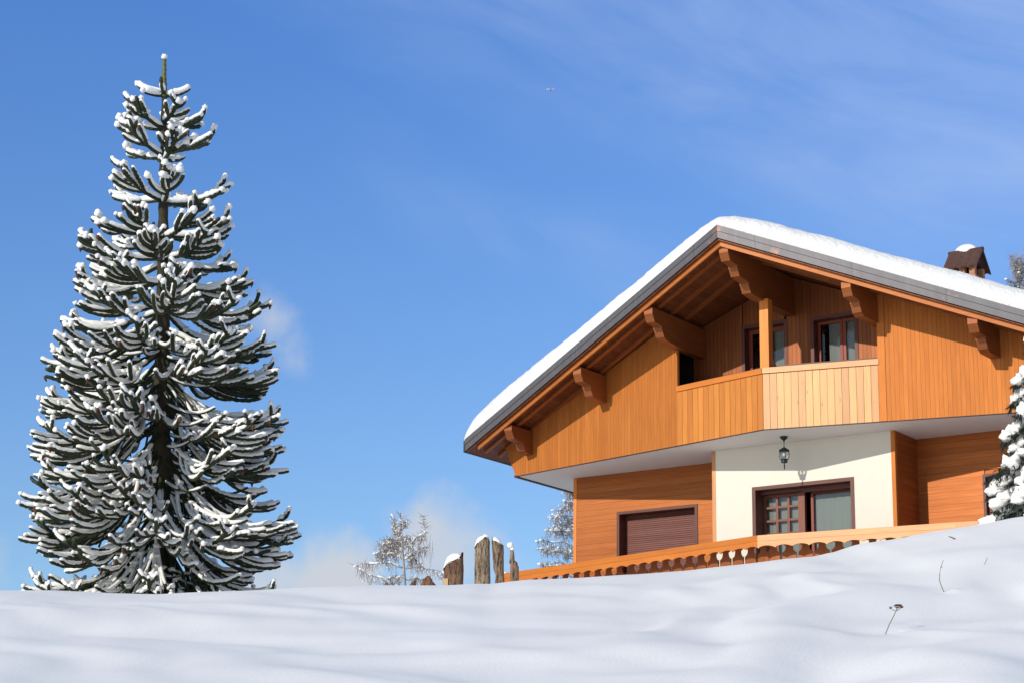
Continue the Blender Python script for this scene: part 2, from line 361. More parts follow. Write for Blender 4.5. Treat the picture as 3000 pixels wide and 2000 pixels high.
def drift(x, y):
    """wind drifts: soft long waves"""
    v = Vector((x*0.33+y*0.10, y*0.26-x*0.05, 0.0))
    q = Vector((v.x+0.5*noise.noise(v*0.8), v.y+0.5*noise.noise(v*0.8+Vector((7, 3, 1))), 3.1))
    a = noise.noise(q*1.0)*0.075+noise.noise(q*2.3+Vector((5, 0, 0)))*0.04
    v2 = Vector((x*0.9+y*0.5, y*0.42-x*0.3, 9.0))
    a += noise.noise(v2*1.6)*0.007
    s_ = sstep(-1, 4, x)
    u1 = Vector(((x-y*.26)*1.0+.9*noise.noise(v*1.5), y*.17, 21.0)); u2 = Vector(((x+y*.55)*.75+.6*noise.noise(v*1.3), y*.30, 33.0))
    a += noise.noise(u1)*.15*s_+noise.noise(u1*2.3)*.028*s_
    a += (noise.noise(u2)*.09+noise.noise(u2*2.2)*.024)*(1-s_)
    a += noise.noise(Vector((x*3.1, y*1.3, 4.0)))*0.002
    for px_, py_, rr_, aa_ in DIMPLES:
        q_ = ((x-px_)**2+(y-py_)**2*.35)/(rr_*rr_)
        if q_ < 9: a += aa_*math.exp(-q_)
    return a
DIMPLES = []
def ground_z(x, y):
    k = interp(KTAB, x/29.0)
    ks = sum(interp(KTAB, (x+o_)/29.0) for o_ in (-2.4, -1.6, -.8, 0, .8, 1.6, 2.4))/7
    k = ks+(k-ks)*sstep(21, 28, y)
    if y < 28.0: z = GZ0+k*y
    else:
        z0 = GZ0+k*28.0; d = y-28.0
        z = z0+k*d-k*d*d/7.0
        if d > 3.5:      # past the top of the bank the ground settles to a shelf
            zt = z0+k*3.5-k*3.5*3.5/7.0
            z = zt-0.35*sstep(3.5, 7, d)
    if y > 55: z -= (y-55)*0.12 if y < 400 else 41.4+(y-400)*0.02
    fade = 1.0-0.80*sstep(24, 29, y)*(1-sstep(30, 33, y))
    return z+drift(x, y)*fade
def on_ground(rx, rz):
    """where the sight line with these slopes meets the snow"""
    y = 12.0
    while y < 31:
        if ground_z(rx*y, y) >= rz*y: break
        y += .02
    return Vector((rx*y, y, ground_z(rx*y, y)))
d1, d2 = on_ground(.1764, .1155), on_ground(.2047, .1354)
DIMPLES = [(d1.x+.10, d1.y+.05, .07, -.030), (d1.x+.17, d1.y+.1, .06, .022), (d1.x+.42, d1.y+1.0, .07, -.02), (d2.x+.02, d2.y, .05, -.025), (d2.x+.12, d2.y+.1, .08, .02)]
def span(a, b, n): return [a+(b-a)*i/n for i in range(n+1)]
xs = [-3000, -1200, -500, -200, -90, -50, -30, -20, -15, -12, -10.3]+span(-9, 9, 260)+[11, 13.5, 16, 20, 30, 50, 90, 200, 500, 1200, 3000]
ys = [-3000, -1000, -300, -90, -30, -10, 0, 5, 9, 12]+span(14, 34, 230)+[35, 36.5, 38, 40, 43, 47, 52, 58, 66, 80, 110, 160, 260, 400, 900, 2000, 4000]
vv = [(x, y, ground_z(x, y) if -400 < x < 400 and y > -60 else ground_z(max(-90, min(90, x)), max(-30, y))) for y in ys for x in xs]
nx = len(xs); ff = [(j*nx+i, j*nx+i+1, (j+1)*nx+i+1, (j+1)*nx+i) for j in range(len(ys)-1) for i in range(nx-1)]
g = MB(); g.smooth(vv, ff); tag(g.build('ground', M['snow']), 'smooth blue white snow field rising in soft drifts to a bank', 'snow', kind='structure')

# ------------------------------------------------------------------ chalet
YAW = -0.6063; T = Vector((4.8296, 39.9144, 8.4938)); H0 = 4.4
chalet = empty('chalet', (T.x, T.y, T.z-H0), YAW)
tag(chalet, 'large wooden chalet with a snow covered gable roof, enclosed balcony and white plastered bay', 'house')
HL = (0, 0, H0)
def part(mb, name, mats, parent=None, label=None):
    o = mb.build(name, mats, parent or chalet, HL if parent is None or parent == chalet else None)
    if label: o['label'] = label
    return o
AL, BE = 0.2213, 0.2236; AR, BR = 0.2995, 0.2729; XR, OH, ZR, SL = -0.1314, 1.4635, 3.698, 0.3901
XE = 7.53      # half width of the roof
def faceL(t, z, n=0.0): return (-t*cos(AL)-sin(AL)*n, t*sin(AL)-cos(AL)*n, z)
def faceR(t, z, n=0.0): return (t*cos(BE)+sin(BE)*n, t*sin(BE)-cos(BE)*n, z)
def roofz(x): return ZR-SL*abs(x-XR)
def rakey(x): return -OH+(math.tan(AR)*(XR-x) if x < XR else math.tan(BR)*(x-XR))
def wall_top(p, d=0.30): return roofz(p[0])-d
YB = 1.43; Y1 = 2.39; Y2 = 1.357
# --- upper gable walls of narrow vertical boards
def gable_boards(fn, t0, t1, slant, mb, pitch=0.082, zb=0.0):
    t = t0
    while t < t1-0.01:
        a, b = t, min(t+pitch-0.003, t1)
        za = wall_top(fn(a, 0)); zb2 = wall_top(fn(b, 0))
        ba = slant(a); bb = slant(b)
        if ba < za and bb < zb2+0.02:
            n = random.uniform(-0.0008, 0.0008); zb2 = max(zb2, bb+0.001)
            mb.hexa([fn(a, ba, n), fn(b, bb, n), fn(b, bb, n-0.022), fn(a, ba, n-0.022), fn(a, za, n), fn(b, zb2, n), fn(b, zb2, n-0.022), fn(a, za, n-0.022)])
        t += pitch
SLANT = lambda t: 0.0 if t < 6.97 else (t-6.97)/0.34*0.66
for fn, nm, t0 in ((faceL, 'left', 2.23), (faceR, 'right', 2.39)):
    mb = MB(); gable_boards(fn, t0, 7.4, SLANT, mb)
    # backing board behind the joints
    top = lambda t: wall_top(fn(t, 0))-0.004
    ts = [t0, 4.5, 6.97, 7.30]
    for a, b in zip(ts, ts[1:]):
        mb.hexa([fn(a, SLANT(a)+.004, -0.024), fn(b, SLANT(b)+.004, -0.024), fn(b, SLANT(b)+.004, -0.06), fn(a, SLANT(a)+.004, -0.06),
                 fn(a, top(a), -0.024), fn(b, top(b)+.004, -0.024), fn(b, top(b)+.004, -0.06), fn(a, top(a), -0.06)], 0.4)
    part(mb, 'gable_wall', M['clad'])
mb = MB(); mb.hexa([faceR(2.245, 0, .012), faceR(2.385, 0, .012), faceR(2.385, 0, -.10), faceR(2.245, 0, -.10)]+[faceR(tt, wall_top(faceR(tt, 0)), nn) for tt, nn in ((2.245, .012), (2.385, .012), (2.385, -.1), (2.245, -.1))], 0.9)
part(mb, 'corner_board', M['clad'])
# --- body behind: side walls, back, floor slab, attic partition
mb = MB()
for sx in (-1, 1):
    x0, x1 = sx*6.78, sx*7.12; fn = faceL if sx < 0 else faceR
    p0 = fn(6.95, 0, -.07); p1 = fn(7.27, .6, -.07)
    mb.hexa([(p0[0], p0[1], 0.002), (p0[0], 10, 0.002), (p0[0]-sx*.1, 10, 0.002), (p0[0]-sx*.1, p0[1], 0.002), (p1[0], p1[1], .56), (p1[0], 10, .56), (p1[0]-sx*.1, 10, .56), (p1[0]-sx*.1, p1[1], .56)], 0.4)
mb.prism([(-7.0, 0.01), (7.0, .01), (7.1, roofz(7.1)-.33), (XR, ZR-.33), (-7.1, roofz(-7.1)-.33)], lambda x, z: (x, 10.0, z), lambda x, z: (x, 10.1, z))
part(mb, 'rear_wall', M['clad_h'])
mb = MB()
ol = [faceL(0, 0, -0.03), faceL(6.95, 0, -0.03), (-6.79, 10), (6.79, 10), faceR(6.95, 0, -0.03)]
mb.prism([(p[0], p[1]) for p in ol][::-1], lambda x, y: (x, y, 0.0), lambda x, y: (x, y, 0.18))
part(mb, 'balcony_ceiling', M['plaster2'])
mb = MB()
for fn in (faceL, faceR):
    a, b = (0.0, 6.985)
    mb.hexa([fn(a, -.012, .006), fn(b, -.012, .006), fn(b, -.012, -.05), fn(a, -.012, -.05), fn(a, -.001, .006), fn(b, -.001, .006), fn(b, -.001, -.05), fn(a, -.001, -.05)])
for sx in (-1, 1): mb.box(min(sx*6.80, sx*6.86), max(sx*6.80, sx*6.86), 1.56, 10, -0.02, 0.03)
part(mb, 'drip_edge', M['trimdark'])

# --- balcony in the prow
balcony = empty('balcony', HL, 0, chalet)
for fn, nm, mt, cnt in ((faceL, 'left', 'panel', 16), (faceR, 'right', 'panel_pale', 16)):
    mb = MB(); W_ = 2.243/cnt
    for i in range(cnt):
        a = i*W_+0.002+(.004 if i == 0 else 0); b = (i+1)*W_-0.005; n = random.uniform(-.002, .002)
        mb.hexa([fn(a, 0.0, n), fn(b, 0.0, n), fn(b, 0.0, n-.022), fn(a, 0.0, n-.022), fn(a, 1.1, n), fn(b, 1.1, n), fn(b, 1.1, n-.022), fn(a, 1.1, n-.022)])
    mb.hexa([fn(0.03, 0.003, -.026), fn(2.24, 0.003, -.026), fn(2.24, 0.003, -.06), fn(0.03, 0.003, -.06), fn(0.03, 1.1, -.026), fn(2.24, 1.1, -.026), fn(2.24, 1.1, -.06), fn(0.03, 1.1, -.06)], .1)
    o = part(mb, 'board_panel', M[mt], balcony)
    if nm == 'right': o['label'] = 'pale balcony boards with sun sheen put into their colour'
    mb = MB(); e = 2.24 if nm == 'left' else 2.262
    mb.hexa([fn(0.0, 1.093, .03), fn(e, 1.093, .03), fn(e, 1.093, -.09), fn(0.0, 1.093, -.09), fn(0.0, 1.2, .03), fn(e, 1.2, .03), fn(e, 1.2, -.09), fn(0.0, 1.2, -.09)], .6)
    o = part(mb, 'handrail', M['rail' if nm == 'left' else 'rail_pale'], balcony)
    mb = MB()
    mb.hexa([fn(0.0, 1.20, -.30), fn(2.15, 1.20, -.30), fn(2.15, 1.2, -.36), fn(0.0, 1.2, -.36), fn(0.0, 1.31, -.30), fn(2.15, 1.31, -.30), fn(2.15, 1.31, -.36), fn(0.0, 1.31, -.36)], .1)
    part(mb, 'inner_rail', M['frame'], balcony)
mb = MB(); mb.box(-.10, .09, .10, .28, 0.19, 2.60, .7); part(mb, 'balcony_post', M['rail'])

# --- loggia behind the balcony
def vclad(mb, x0, x1, y, z0, ztop, holes=(), pitch=0.085, th=0.02):
    x = x0
    while x < x1-.01:
        a, b = x, min(x+pitch-.004, x1)
        segs = [(z0, None)]
        for hx0, hx1, hz0, hz1 in holes:
            if b > hx0 and a < hx1:
                # clip horizontally when the board is only partly in the hole
                if a < hx0-0.015: b = hx0
                elif b > hx1+.015: a = hx1
                else: segs = [(hz1, None)]+([(z0, hz0)] if hz0 > z0+.01 else [])
        for s0, s1 in segs:
            za = s1 if s1 is not None else ztop(a); zb = s1 if s1 is not None else ztop(b)
            if za > s0+.01 and b-a > .006:
                mb.hexa([(a, y, s0), (b, y, s0), (b, y+th, s0), (a, y+th, s0), (a, y, za), (b, y, zb), (b, y+th, zb), (a, y+th, za)])
        x += pitch
DOORS = [(-1.20, -0.20, .19, 2.50), (0.35, 1.34, .19, 2.46)]
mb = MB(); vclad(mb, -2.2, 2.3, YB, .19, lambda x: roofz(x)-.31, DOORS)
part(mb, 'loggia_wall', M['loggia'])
mb = MB()   # left side wall with a dark doorway, right side wall
def sclad(mb, x, y0, y1, z0, z1, sx):
    y = y0
    while y < y1-.01:
        b = min(y+.085-.004, y1); mb.box(min(x, x-sx*.02), max(x, x-sx*.02), y, b, z0, z1); y += .085
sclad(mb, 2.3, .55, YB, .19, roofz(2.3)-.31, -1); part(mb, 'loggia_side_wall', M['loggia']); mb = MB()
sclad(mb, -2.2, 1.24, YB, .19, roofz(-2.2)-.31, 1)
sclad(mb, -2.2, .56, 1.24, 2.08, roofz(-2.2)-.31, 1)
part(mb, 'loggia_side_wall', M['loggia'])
mb = MB(); mb.box(-3.2, -2.5, .86, 1.6, .19, 2.2); mb.box(-2.5, -2.222, 1.26, 1.6, .19, 2.2); mb.box(-2.222, -2.199, .53, .56, .19, 2.3)
part(mb, 'side_doorway', M['dark'])
def frame_rect(mb, x0, x1, z0, z1, y0, y1, w, bottom=True):
    mb.box(x0, x0+w, y0, y1, z0, z1); mb.box(x1-w, x1, y0, y1, z0, z1)
    mb.box(x0+w, x1-w, y0, y1, z1-w, z1)
    if bottom: mb.box(x0+w, x1-w, y0, y1, z0, z0+w)
def plate(x0, x1, z0, z1, y): mb = MB(); mb.face([(x0, y, z0), (x1, y, z0), (x1, y, z1), (x0, y, z1)]); return mb
def curtain(x0, x1, z0, z1, y):
    mb = MB(); n = 40; vs = []; fs = []
    for i in range(n+1):
        x = x0+(x1-x0)*i/n; d = 0.004*sin(i*1.9)+.004*sin(i*.8+1)
        vs += [(x, y+d, z0), (x, y+d, z1)]
    for i in range(n): fs.append((2*i, 2*i+2, 2*i+3, 2*i+1))
    mb.smooth(vs, fs); return mb
for k, (x0, x1, z0, z1) in enumerate(DOORS):
    dr = MB(); frame_rect(dr, x0-.02, x1+.02, z0, z1+.02, YB-.012, YB+.24, .075, False)
    door = part(dr, 'balcony_door', M['frame'])
    xm = (x0+x1)/2+(.02 if k == 0 else .11)
    ls = MB()
    for a, b in ((x0+.06, xm-.005), (xm+.005, x1-.06)):
        frame_rect(ls, a, b, z0+.01, z1-.06, YB+.16, YB+.20, .085 if k == 0 else .06)
    part(ls, 'sash', M['redsash'], door)
    for a, b in ((x0+.14, xm-.08), (xm+.08, x1-.14)):
        part(plate(a-.02, b+.02, z0+.09, z1-.12, YB+.18), 'pane', M['glass'], door)
    if k == 0:
        part(curtain(xm+.04, x1-.08, .22, z1-.1, YB+.24), 'curtain', M['curtain'], door); part(curtain(xm-.17, xm-.02, .22, 1.62, YB+.24), 'curtain', M['curtain'], door)
    else:
        part(curtain(x0+.27, xm-.06, .22, z1-.1, YB+.24), 'curtain', M['curtain'], door); part(curtain(xm+.04, x1-.08, .22, z1-.1, YB+.24), 'curtain', M['curtain'], door)
    bk = MB(); bk.box(x0-.1, x1+.1, YB+.5, YB+.52, .19, 2.6, mi=0); bk.box(x0-.12, x0-.1, YB+.03, YB+.5, .19, 2.6); bk.box(x1+.1, x1+.12, YB+.03, YB+.5, .19, 2.6); bk.box(x0-.1, x1+.1, YB+.03, YB+.5, 2.58, 2.6)
    part(bk, 'room_behind', M['dark'], door)

# --- lower storey
def hclad(mb, x0, x1, y, z0, z1, hole=None, pitch=0.122, th=.02):
    z = z1
    while z > z0+.01:
        a = max(z-pitch+.003, z0); r = random.random(); n = random.uniform(-.002, .002)
        spans = [(x0, x1)]
        if hole and a < hole[3] and z > hole[2]:
            spans = [(x0, hole[0]), (hole[1], x1)]
        for s0, s1 in spans:
            if s1-s0 > .01: mb.box(s0, s1, y+n, y+th, a, z, r)
        z -= pitch
SH = (-4.74, -2.85, -2.2, -.86)
mb = MB(); hclad(mb, -5.79, -1.83, Y1, -3.0, 0.0, SH); mb.box(-5.79, -4.74, Y1+.022, Y1+.06, -3.0, -.001, .1); mb.box(-2.85, -1.83, Y1+.022, Y1+.06, -3, -.001, .1); mb.box(-4.74, -2.85, Y1+.022, Y1+.06, -.86, -.001, .1)
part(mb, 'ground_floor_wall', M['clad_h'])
mb = MB(); mb.box(-5.87, -5.79, Y1-.01, Y1+.10, -3.0, -.001, .8); part(mb, 'corner_board', M['rail'])
mb = MB(); mb.box(-1.89, -1.81, Y2-.006, Y2+.12, -3.0, -.001, .8); part(mb, 'corner_board', M['rail_pale'])
mb = MB(); mb.box(2.01, 2.09, Y2-.006, Y2+.08, -3.0, -.001, .5); part(mb, 'corner_board', M['clad'])
mb = MB()   # white plastered bay
DR = (-.97, 1.20, -3.0, -.84)
for a, b, c, d_ in ((-1.81, DR[0], -3.0, -.001), (DR[1], 2.01, -3.0, -.001), (DR[0], DR[1], DR[3], -.001)): mb.box(a, b, Y2, Y2+.25, c, d_)
part(mb, 'plaster_wall', M['plaster'])
mb = MB()   # side wall of the bay, facing the recess
z = -.001; 
while z > -3.0:
    r = random.random(); mb.box(2.06, 2.084, Y2+.08, Y1, max(z-.117, -3.0), z, r); z -= .122
mb.box(1.98, 2.058, Y2+.26, Y1, -3.0, -.001, .1)
part(mb, 'bay_side_wall', M['clad_h'])
RW = (3.44, 4.6, -2.0, -.84)
mb = MB(); hclad(mb, 2.084, 5.8, Y1, -3.0, 0.0, RW); mb.box(2.084, 3.44, Y1+.022, Y1+.06, -3.0, -.001, .1); mb.box(4.6, 5.8, Y1+.022, Y1+.06, -3, -.001, .1); mb.box(3.44, 4.6, Y1+.022, Y1+.06, -.84, -.001, .1)
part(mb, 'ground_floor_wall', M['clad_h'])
mb = MB()
for sx in (-1, 1): mb.box(min(sx*5.70, sx*5.84), max(sx*5.70, sx*5.84), Y1+.1, 9.9, -5.2, -.001)
mb.box(-5.7, 5.7, 9.8, 9.9, -5.2, -.001); mb.box(-5.8, 5.8, Y1+.02, Y1+.08, -5.2, -3.001); mb.box(-1.8, 2.0, Y2+.02, Y2+.1, -5.2, -3.001)
part(mb, 'foundation_wall', M['plaster2'])
# roller shutter window
mb = MB(); x0, x1, z0, z1 = SH
mb.box(x0-.035, x0+.03, Y1-.018, Y1+.28, z0, z1+.03, .5); mb.box(x1-.03, x1+.035, Y1-.018, Y1+.28, z0, z1+.03, .5); mb.box(x0+.03, x1-.03, Y1-.018, Y1+.28, z1-.03, z1+.03, .5); mb.box(x0+.03, x1-.03, Y1-.03, Y1+.28, z0-.03, z0+.03, .5)
win = part(mb, 'shuttered_window', M['frame'])
mb = MB(); z = z1-.03
while z > z0:
    mb.hexa([(x0+.03, Y1+.235, z-.04), (x1-.03, Y1+.235, z-.04), (x1-.03, Y1+.26, z-.04), (x0+.03, Y1+.26, z-.04), (x0+.03, Y1+.246, z-.003), (x1-.03, Y1+.246, z-.003), (x1-.03, Y1+.26, z-.003), (x0+.03, Y1+.26, z-.003)]); z -= .043
mb.box(x0+.03, x1-.03, Y1+.259, Y1+.27, z0, z1-.03, .0)
part(mb, 'roller_shutter', M['slat'], win)
# recess window, half hidden by the spruce
mb = MB(); x0, x1, z0, z1 = RW
frame_rect(mb, x0-.03, x1+.03, z0, z1+.02, Y1-.018, Y1+.14, .055)
win2 = part(mb, 'recess_window', M['frame'])
mb = MB(); frame_rect(mb, x0+.05, x0+.55, z0+.05, z1-.05, Y1+.08, Y1+.12, .06); frame_rect(mb, x0+.56, x1-.05, z0+.05, z1-.05, Y1+.08, Y1+.12, .06); part(mb, 'sash', M['redsash'], win2)
part(plate(x0+.05, x1-.05, z0+.05, z1-.05, Y1+.1), 'pane', M['glass'], win2)
mb = MB(); mb.box(x0-.1, x1+.1, Y1+.4, Y1+.42, z0-.1, z1+.1); part(mb, 'room_behind', M['dark'], win2)
# sliding door, set deep in the wall
mb = MB(); x0, x1, z0, z1 = DR
mb.box(x0-.02, x0+.055, Y2-.014, Y2+.42, z0, z1+.02, .5); mb.box(x1-.055, x1+.02, Y2-.014, Y2+.42, z0, z1+.02, .5); mb.box(x0+.055, x1-.055, Y2-.014, Y2+.42, z1-.05, z1+.02, .5)
door = part(mb, 'terrace_door', M['frame'])
yl = Y2+.33; mb = MB()
mb.box(x0+.055, x1-.055, Y2+.20, Y2+.40, z1-.11, z1-.05, .2)
mb.box(.02, x1-.06, Y2+.20, Y2+.23, z1-.14, z1-.11, .9)
part(mb, 'door_head', M['frame'], door)
mb = MB(); DX, DZ = -.095, .036
mb.box(-.915, -.865, yl, yl+.045, -3.0, -1.0, .5); mb.box(-.145, -.09, yl, yl+.045, -3.0, -1.0, .5); mb.box(-.915, -.09, yl+.01, yl+.045, -1.0, -.94, .2)
for xx in (-.645, -.395): mb.box(xx, xx+.05, yl+.003, yl+.04, -3.0, -1.0, .6)
for zz in (-1.225, -1.49, -1.755): mb.box(-.865, -.145, yl+.006, yl+.038, zz, zz+.045, .45)
part(mb, 'lattice_sash', M['lattice'], door)
mb = MB(); mb.box(-.14, .003, yl-.03, yl+.06, -3.0, -.94, .8); part(mb, 'door_post', M['lattice'], door)
mb = MB(); mb.box(.095, .15, yl+.06, yl+.10, -3.0, -.96, .8); mb.box(.15, 1.14, yl+.06, yl+.10, -1.0, -.95, .1)
part(mb, 'sliding_sash', M['redsash'], door)
part(plate(-.87, -.14, -3.0, -.96, yl+.03), 'pane', M['glass'], door)
part(plate(.15, 1.15, -3.0, -1.0, yl+.085), 'pane', M['glass'], door)
part(curtain(-.90, -.11, -3.0, -.94, yl+.10), 'curtain', M['curtain'], door)
part(curtain(.17, 1.15, -3.0, -.94, yl+.13), 'curtain', M['curtain'], door)
mb = MB(); mb.box(x0, x1, Y2+.9, Y2+.92, -3.0, -.7); mb.box(x0-.02, x0, Y2+.43, Y2+.9, -3, -.7); mb.box(x1, x1+.02, Y2+.43, Y2+.9, -3, -.7); mb.box(x0, x1, Y2+.43, Y2+.9, -.72, -.7)
part(mb, 'room_behind', M['dark'], door)
# terrace deck
AH, BH, HYR, ZH = 0.247, 0.1256, 0.3135, -2.0898
def railL(t, z, n=0.0): return (-t*cos(AH)-sin(AH)*n, -HYR+t*sin(AH)-cos(AH)*n, z)
def railR(t, z, n=0.0): return (t*cos(BH)+sin(BH)*n, -HYR+t*sin(BH)-cos(BH)*n, z)
mb = MB(); pl = [railL(0, 0, -.42), railL(7.3, 0, -.42), (-7.0, 3.2, 0), (7.4, 3.2, 0), railR(7.5, 0, -.42)]
mb.prism([(p[0], p[1]) for p in pl][::-1], lambda x, y: (x, y, -3.2), lambda x, y: (x, y, -3.02)); part(mb, 'terrace_slab', M['plaster2'])
# --- terrace railing: scalloped board in front, cut out balusters behind
railing = empty('terrace_railing', HL, 0, chalet)
for fn, L, mt, per, h in ((railL, 7.45, 'rail', .32, .245), (railR, 7.6, 'rail_pale', .34, .245)):
    mb = MB(); st = .016; n = int(L/st); lo = []
    for i in range(n+1):
        t = i*st; ph = (t/per) % 1.0
        s = abs(sin(pi*ph))**0.65*0.048            # arches meeting in a drooping cusp
        if ph < .05 or ph > .95: s = 0.012 if abs(ph-.5) > .475 else 0.0
        lo.append((t, ZH-h+s))
    for (a, za), (b, zb) in zip(lo, lo[1:]):
        mb.face([fn(a, za, 0), fn(b, zb, 0), fn(b, ZH-.11, 0), fn(a, ZH-.11, 0)], .5, uvs=[(0, a), (0, b), (.15, b), (.15, a)])
        mb.face([fn(a, za, -.03), fn(b, zb, -.03), fn(b, zb, 0), fn(a, za, 0)], .5)
        mb.face([fn(a, ZH-.11, -.03), fn(b, ZH-.11, -.03), fn(b, zb, -.03), fn(a, za, -.03)], .5)
    for a, b in ((0, L*.5), (L*.5+.003, L)):
        mb.hexa([fn(a, ZH-.108, .006), fn(b, ZH-.108, .006), fn(b, ZH-.108, -.04), fn(a, ZH-.108, -.04), fn(a, ZH, .006), fn(b, ZH, .006), fn(b, ZH, -.04), fn(a, ZH, -.04)])
    part(mb, 'scalloped_board', M[mt], railing)
    mb = MB(); mb.hexa([fn(0, ZH-.10, -.34), fn(L, ZH-.10, -.34), fn(L, ZH-.10, -.42), fn(0, ZH-.10, -.42), fn(0, ZH-.03, -.34), fn(L, ZH-.03, -.34), fn(L, ZH-.03, -.42), fn(0, ZH-.03, -.42)])
    for k in range(8):
        t = .4+k*1.0; mb.hexa([fn(t, ZH-.09, -.04), fn(t+.04, ZH-.09, -.04), fn(t+.04, ZH-.09, -.34), fn(t, ZH-.09, -.34), fn(t, ZH-.04, -.04), fn(t+.04, ZH-.04, -.04), fn(t+.04, ZH-.04, -.34), fn(t, ZH-.04, -.34)])
    part(mb, 'top_rail', M['rail'], railing)
    # planks, each cut so that every gap reads as a goblet on a thin stem
    proto = None; nb = int(L/.325)
    for i in range(nb):
        if proto is None:
            bm = MB(); hw = .1625
            prof = [(-.905, .021), (-.295, .021), (-.29, .034), (-.278, .056), (-.258, .076), (-.23, .088), (-.20, .093), (-.165, .095), (-.16, .06), (-.10, .03), (-.10, .006)]
            l = [(g_, z_) for z_, g_ in prof]
            for (g0, z0_), (g1, z1_) in zip(l, l[1:]):
                if z1_-z0_ < 1e-6: continue
                bm.hexa([(g0, -.012, z0_), (.325-g0, -.012, z0_), (.325-g0, .012, z0_), (g0, .012, z0_), (g1, -.012, z1_), (.325-g1, -.012, z1_), (.325-g1, .012, z1_), (g1, .012, z1_)], .5)
            proto = bm.build('baluster', M['baluster'], railing)
            o = proto
        else:
            o = proto.copy(); COL.objects.link(o); o.parent = railing
        t = i*.325+.01
        if fn is railL:
            p = railL(t+.325, 0, -.355); o.location = (p[0], p[1], ZH); o.rotation_euler = (0, 0, -AH)
        else:
            p = railR(t, 0, -.355); o.location = (p[0], p[1], ZH); o.rotation_euler = (0, 0, BH)

# --- roof
roof = MB()
for sx in (-1, 1):
    xe = XR+sx*XE
    pl = [(XR, -OH), (xe, rakey(xe)), (xe, 10.6), (XR, 10.6)]
    if sx < 0: pl = pl[::-1]
    roof.prism(pl[::-1] if False else pl, lambda x, y: (x, y+.012 if y < 9 else y, roofz(x)-.24), lambda x, y: (x, y+.012 if y < 9 else y, roofz(x)-.004))
roof_o = part(roof, 'roof', M['gutter'])
def band(mb, sx, o0, o1, d0, d1, s0, s1, rnd=None, mi=0):
    """bar along the rake: o = inset behind the rake line, d = depth below the roof plane, s = distance in x from the ridge"""
    c = []
    for s, dd in ((s0, 1), (s1, 1)):
        x = XR+sx*s
        for o, d_ in ((o0, d0), (o0, d1), (o1, d1), (o1, d0)): c.append((x, rakey(x)+o, roofz(x)-d_))
    mb.hexa(c, rnd, mi)
for sx in (-1, 1):
    mb = MB(); joints = [0.0, .62, 2.3, 4.0, 5.6, XE] if sx < 0 else [0, .7, 2.45, 4.1, 5.75, XE]
    for a, b in zip(joints, joints[1:]):
        e = .004
        band(mb, sx, -.03, .02, -.012, .108, a+(e if a else 0), b, .5)
        band(mb, sx, -.018, .02, .116, .245, a+(e if a else 0), b, .5)
    band(mb, sx, -.012, .01, .10, .13, 0, XE, .2)
    part(mb, 'metal_fascia', M['edge'], None)
    mb = MB(); band(mb, sx, .09, .13, .285, .385, 0.0, XE-.35, .6); part(mb, 'bargeboard', M['barge'])
    # soffit boards run parallel to the ridge
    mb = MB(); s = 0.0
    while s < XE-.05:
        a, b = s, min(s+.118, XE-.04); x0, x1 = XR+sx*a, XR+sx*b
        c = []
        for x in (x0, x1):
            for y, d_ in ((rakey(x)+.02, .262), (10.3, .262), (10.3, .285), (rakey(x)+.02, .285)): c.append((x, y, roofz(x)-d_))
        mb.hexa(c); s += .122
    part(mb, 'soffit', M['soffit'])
    mb = MB()
    for o0 in (.42, .95, 1.5): band(mb, sx, o0, o0+.11, .286, .345, 0.0, XE-.25)
    part(mb, 'rafters', M['beam'])
    mb = MB(); xe = XR+sx*XE; ye = rakey(xe)
    mb.box(min(xe, xe+sx*.03), max(xe, xe+sx*.03), ye-.03, 10.6, roofz(xe)-.27, roofz(xe)-.02, .5)
    r = .05; nseg = 8; pr = [(xe+sx*(.035+r)-sx*r*cos(pi*i/nseg), roofz(xe)-.10-r*sin(pi*i/nseg)) for i in range(nseg+1)]
    for (xa, za), (xb, zb) in zip(pr, pr[1:]): mb.face([(xa, ye+.25, za), (xb, ye+.25, zb), (xb, 10.6, zb), (xa, 10.6, za)], .5)
    part(mb, 'gutter', M['gutter'])

# --- carved purlins under the roof
PROF = [(0, 0), (0, -.13), (.085, -.28), (.36, -.305), (.36, -.35), (.45, -.51), (.56, -.56)]
def purlin(x, yb, prof, wdt=.19, dtop=.345):
    mb = MB(); yf = rakey(x)+.15; zt = roofz(x)-dtop-.02
    poly = [(yf+a, zt+b) for a, b in prof]+[(yb, zt+prof[-1][1]), (yb, zt)]
    mb.prism(poly, lambda y, z: (x-wdt/2, y, z), lambda y, z: (x+wdt/2, y, z), random.random())
    return part(mb, 'purlin', M['beam'])
PR3 = [(0, 0), (0, -.12), (.08, -.27), (.36, -.30), (.36, -.345), (.45, -.49), (.80, -.53), (.80, -.575), (.90, -.72), (1.25, -.76)]
purlin(-.10, YB, PR3)
purlin(-2.14, YB, PROF+[(1.0, -.60)]); purlin(2.13, 1.2, PROF)
for x in (-4.22, 4.33): purlin(x, rakey(x)+1.2, PROF)
PS = [(0, 0), (0, -.11), (.10, -.28), (.44, -.31), (.44, -.35), (.50, -.47), (.58, -.50)]
for x in (-6.38, 6.4): purlin(x, rakey(x)+1.1, PS)

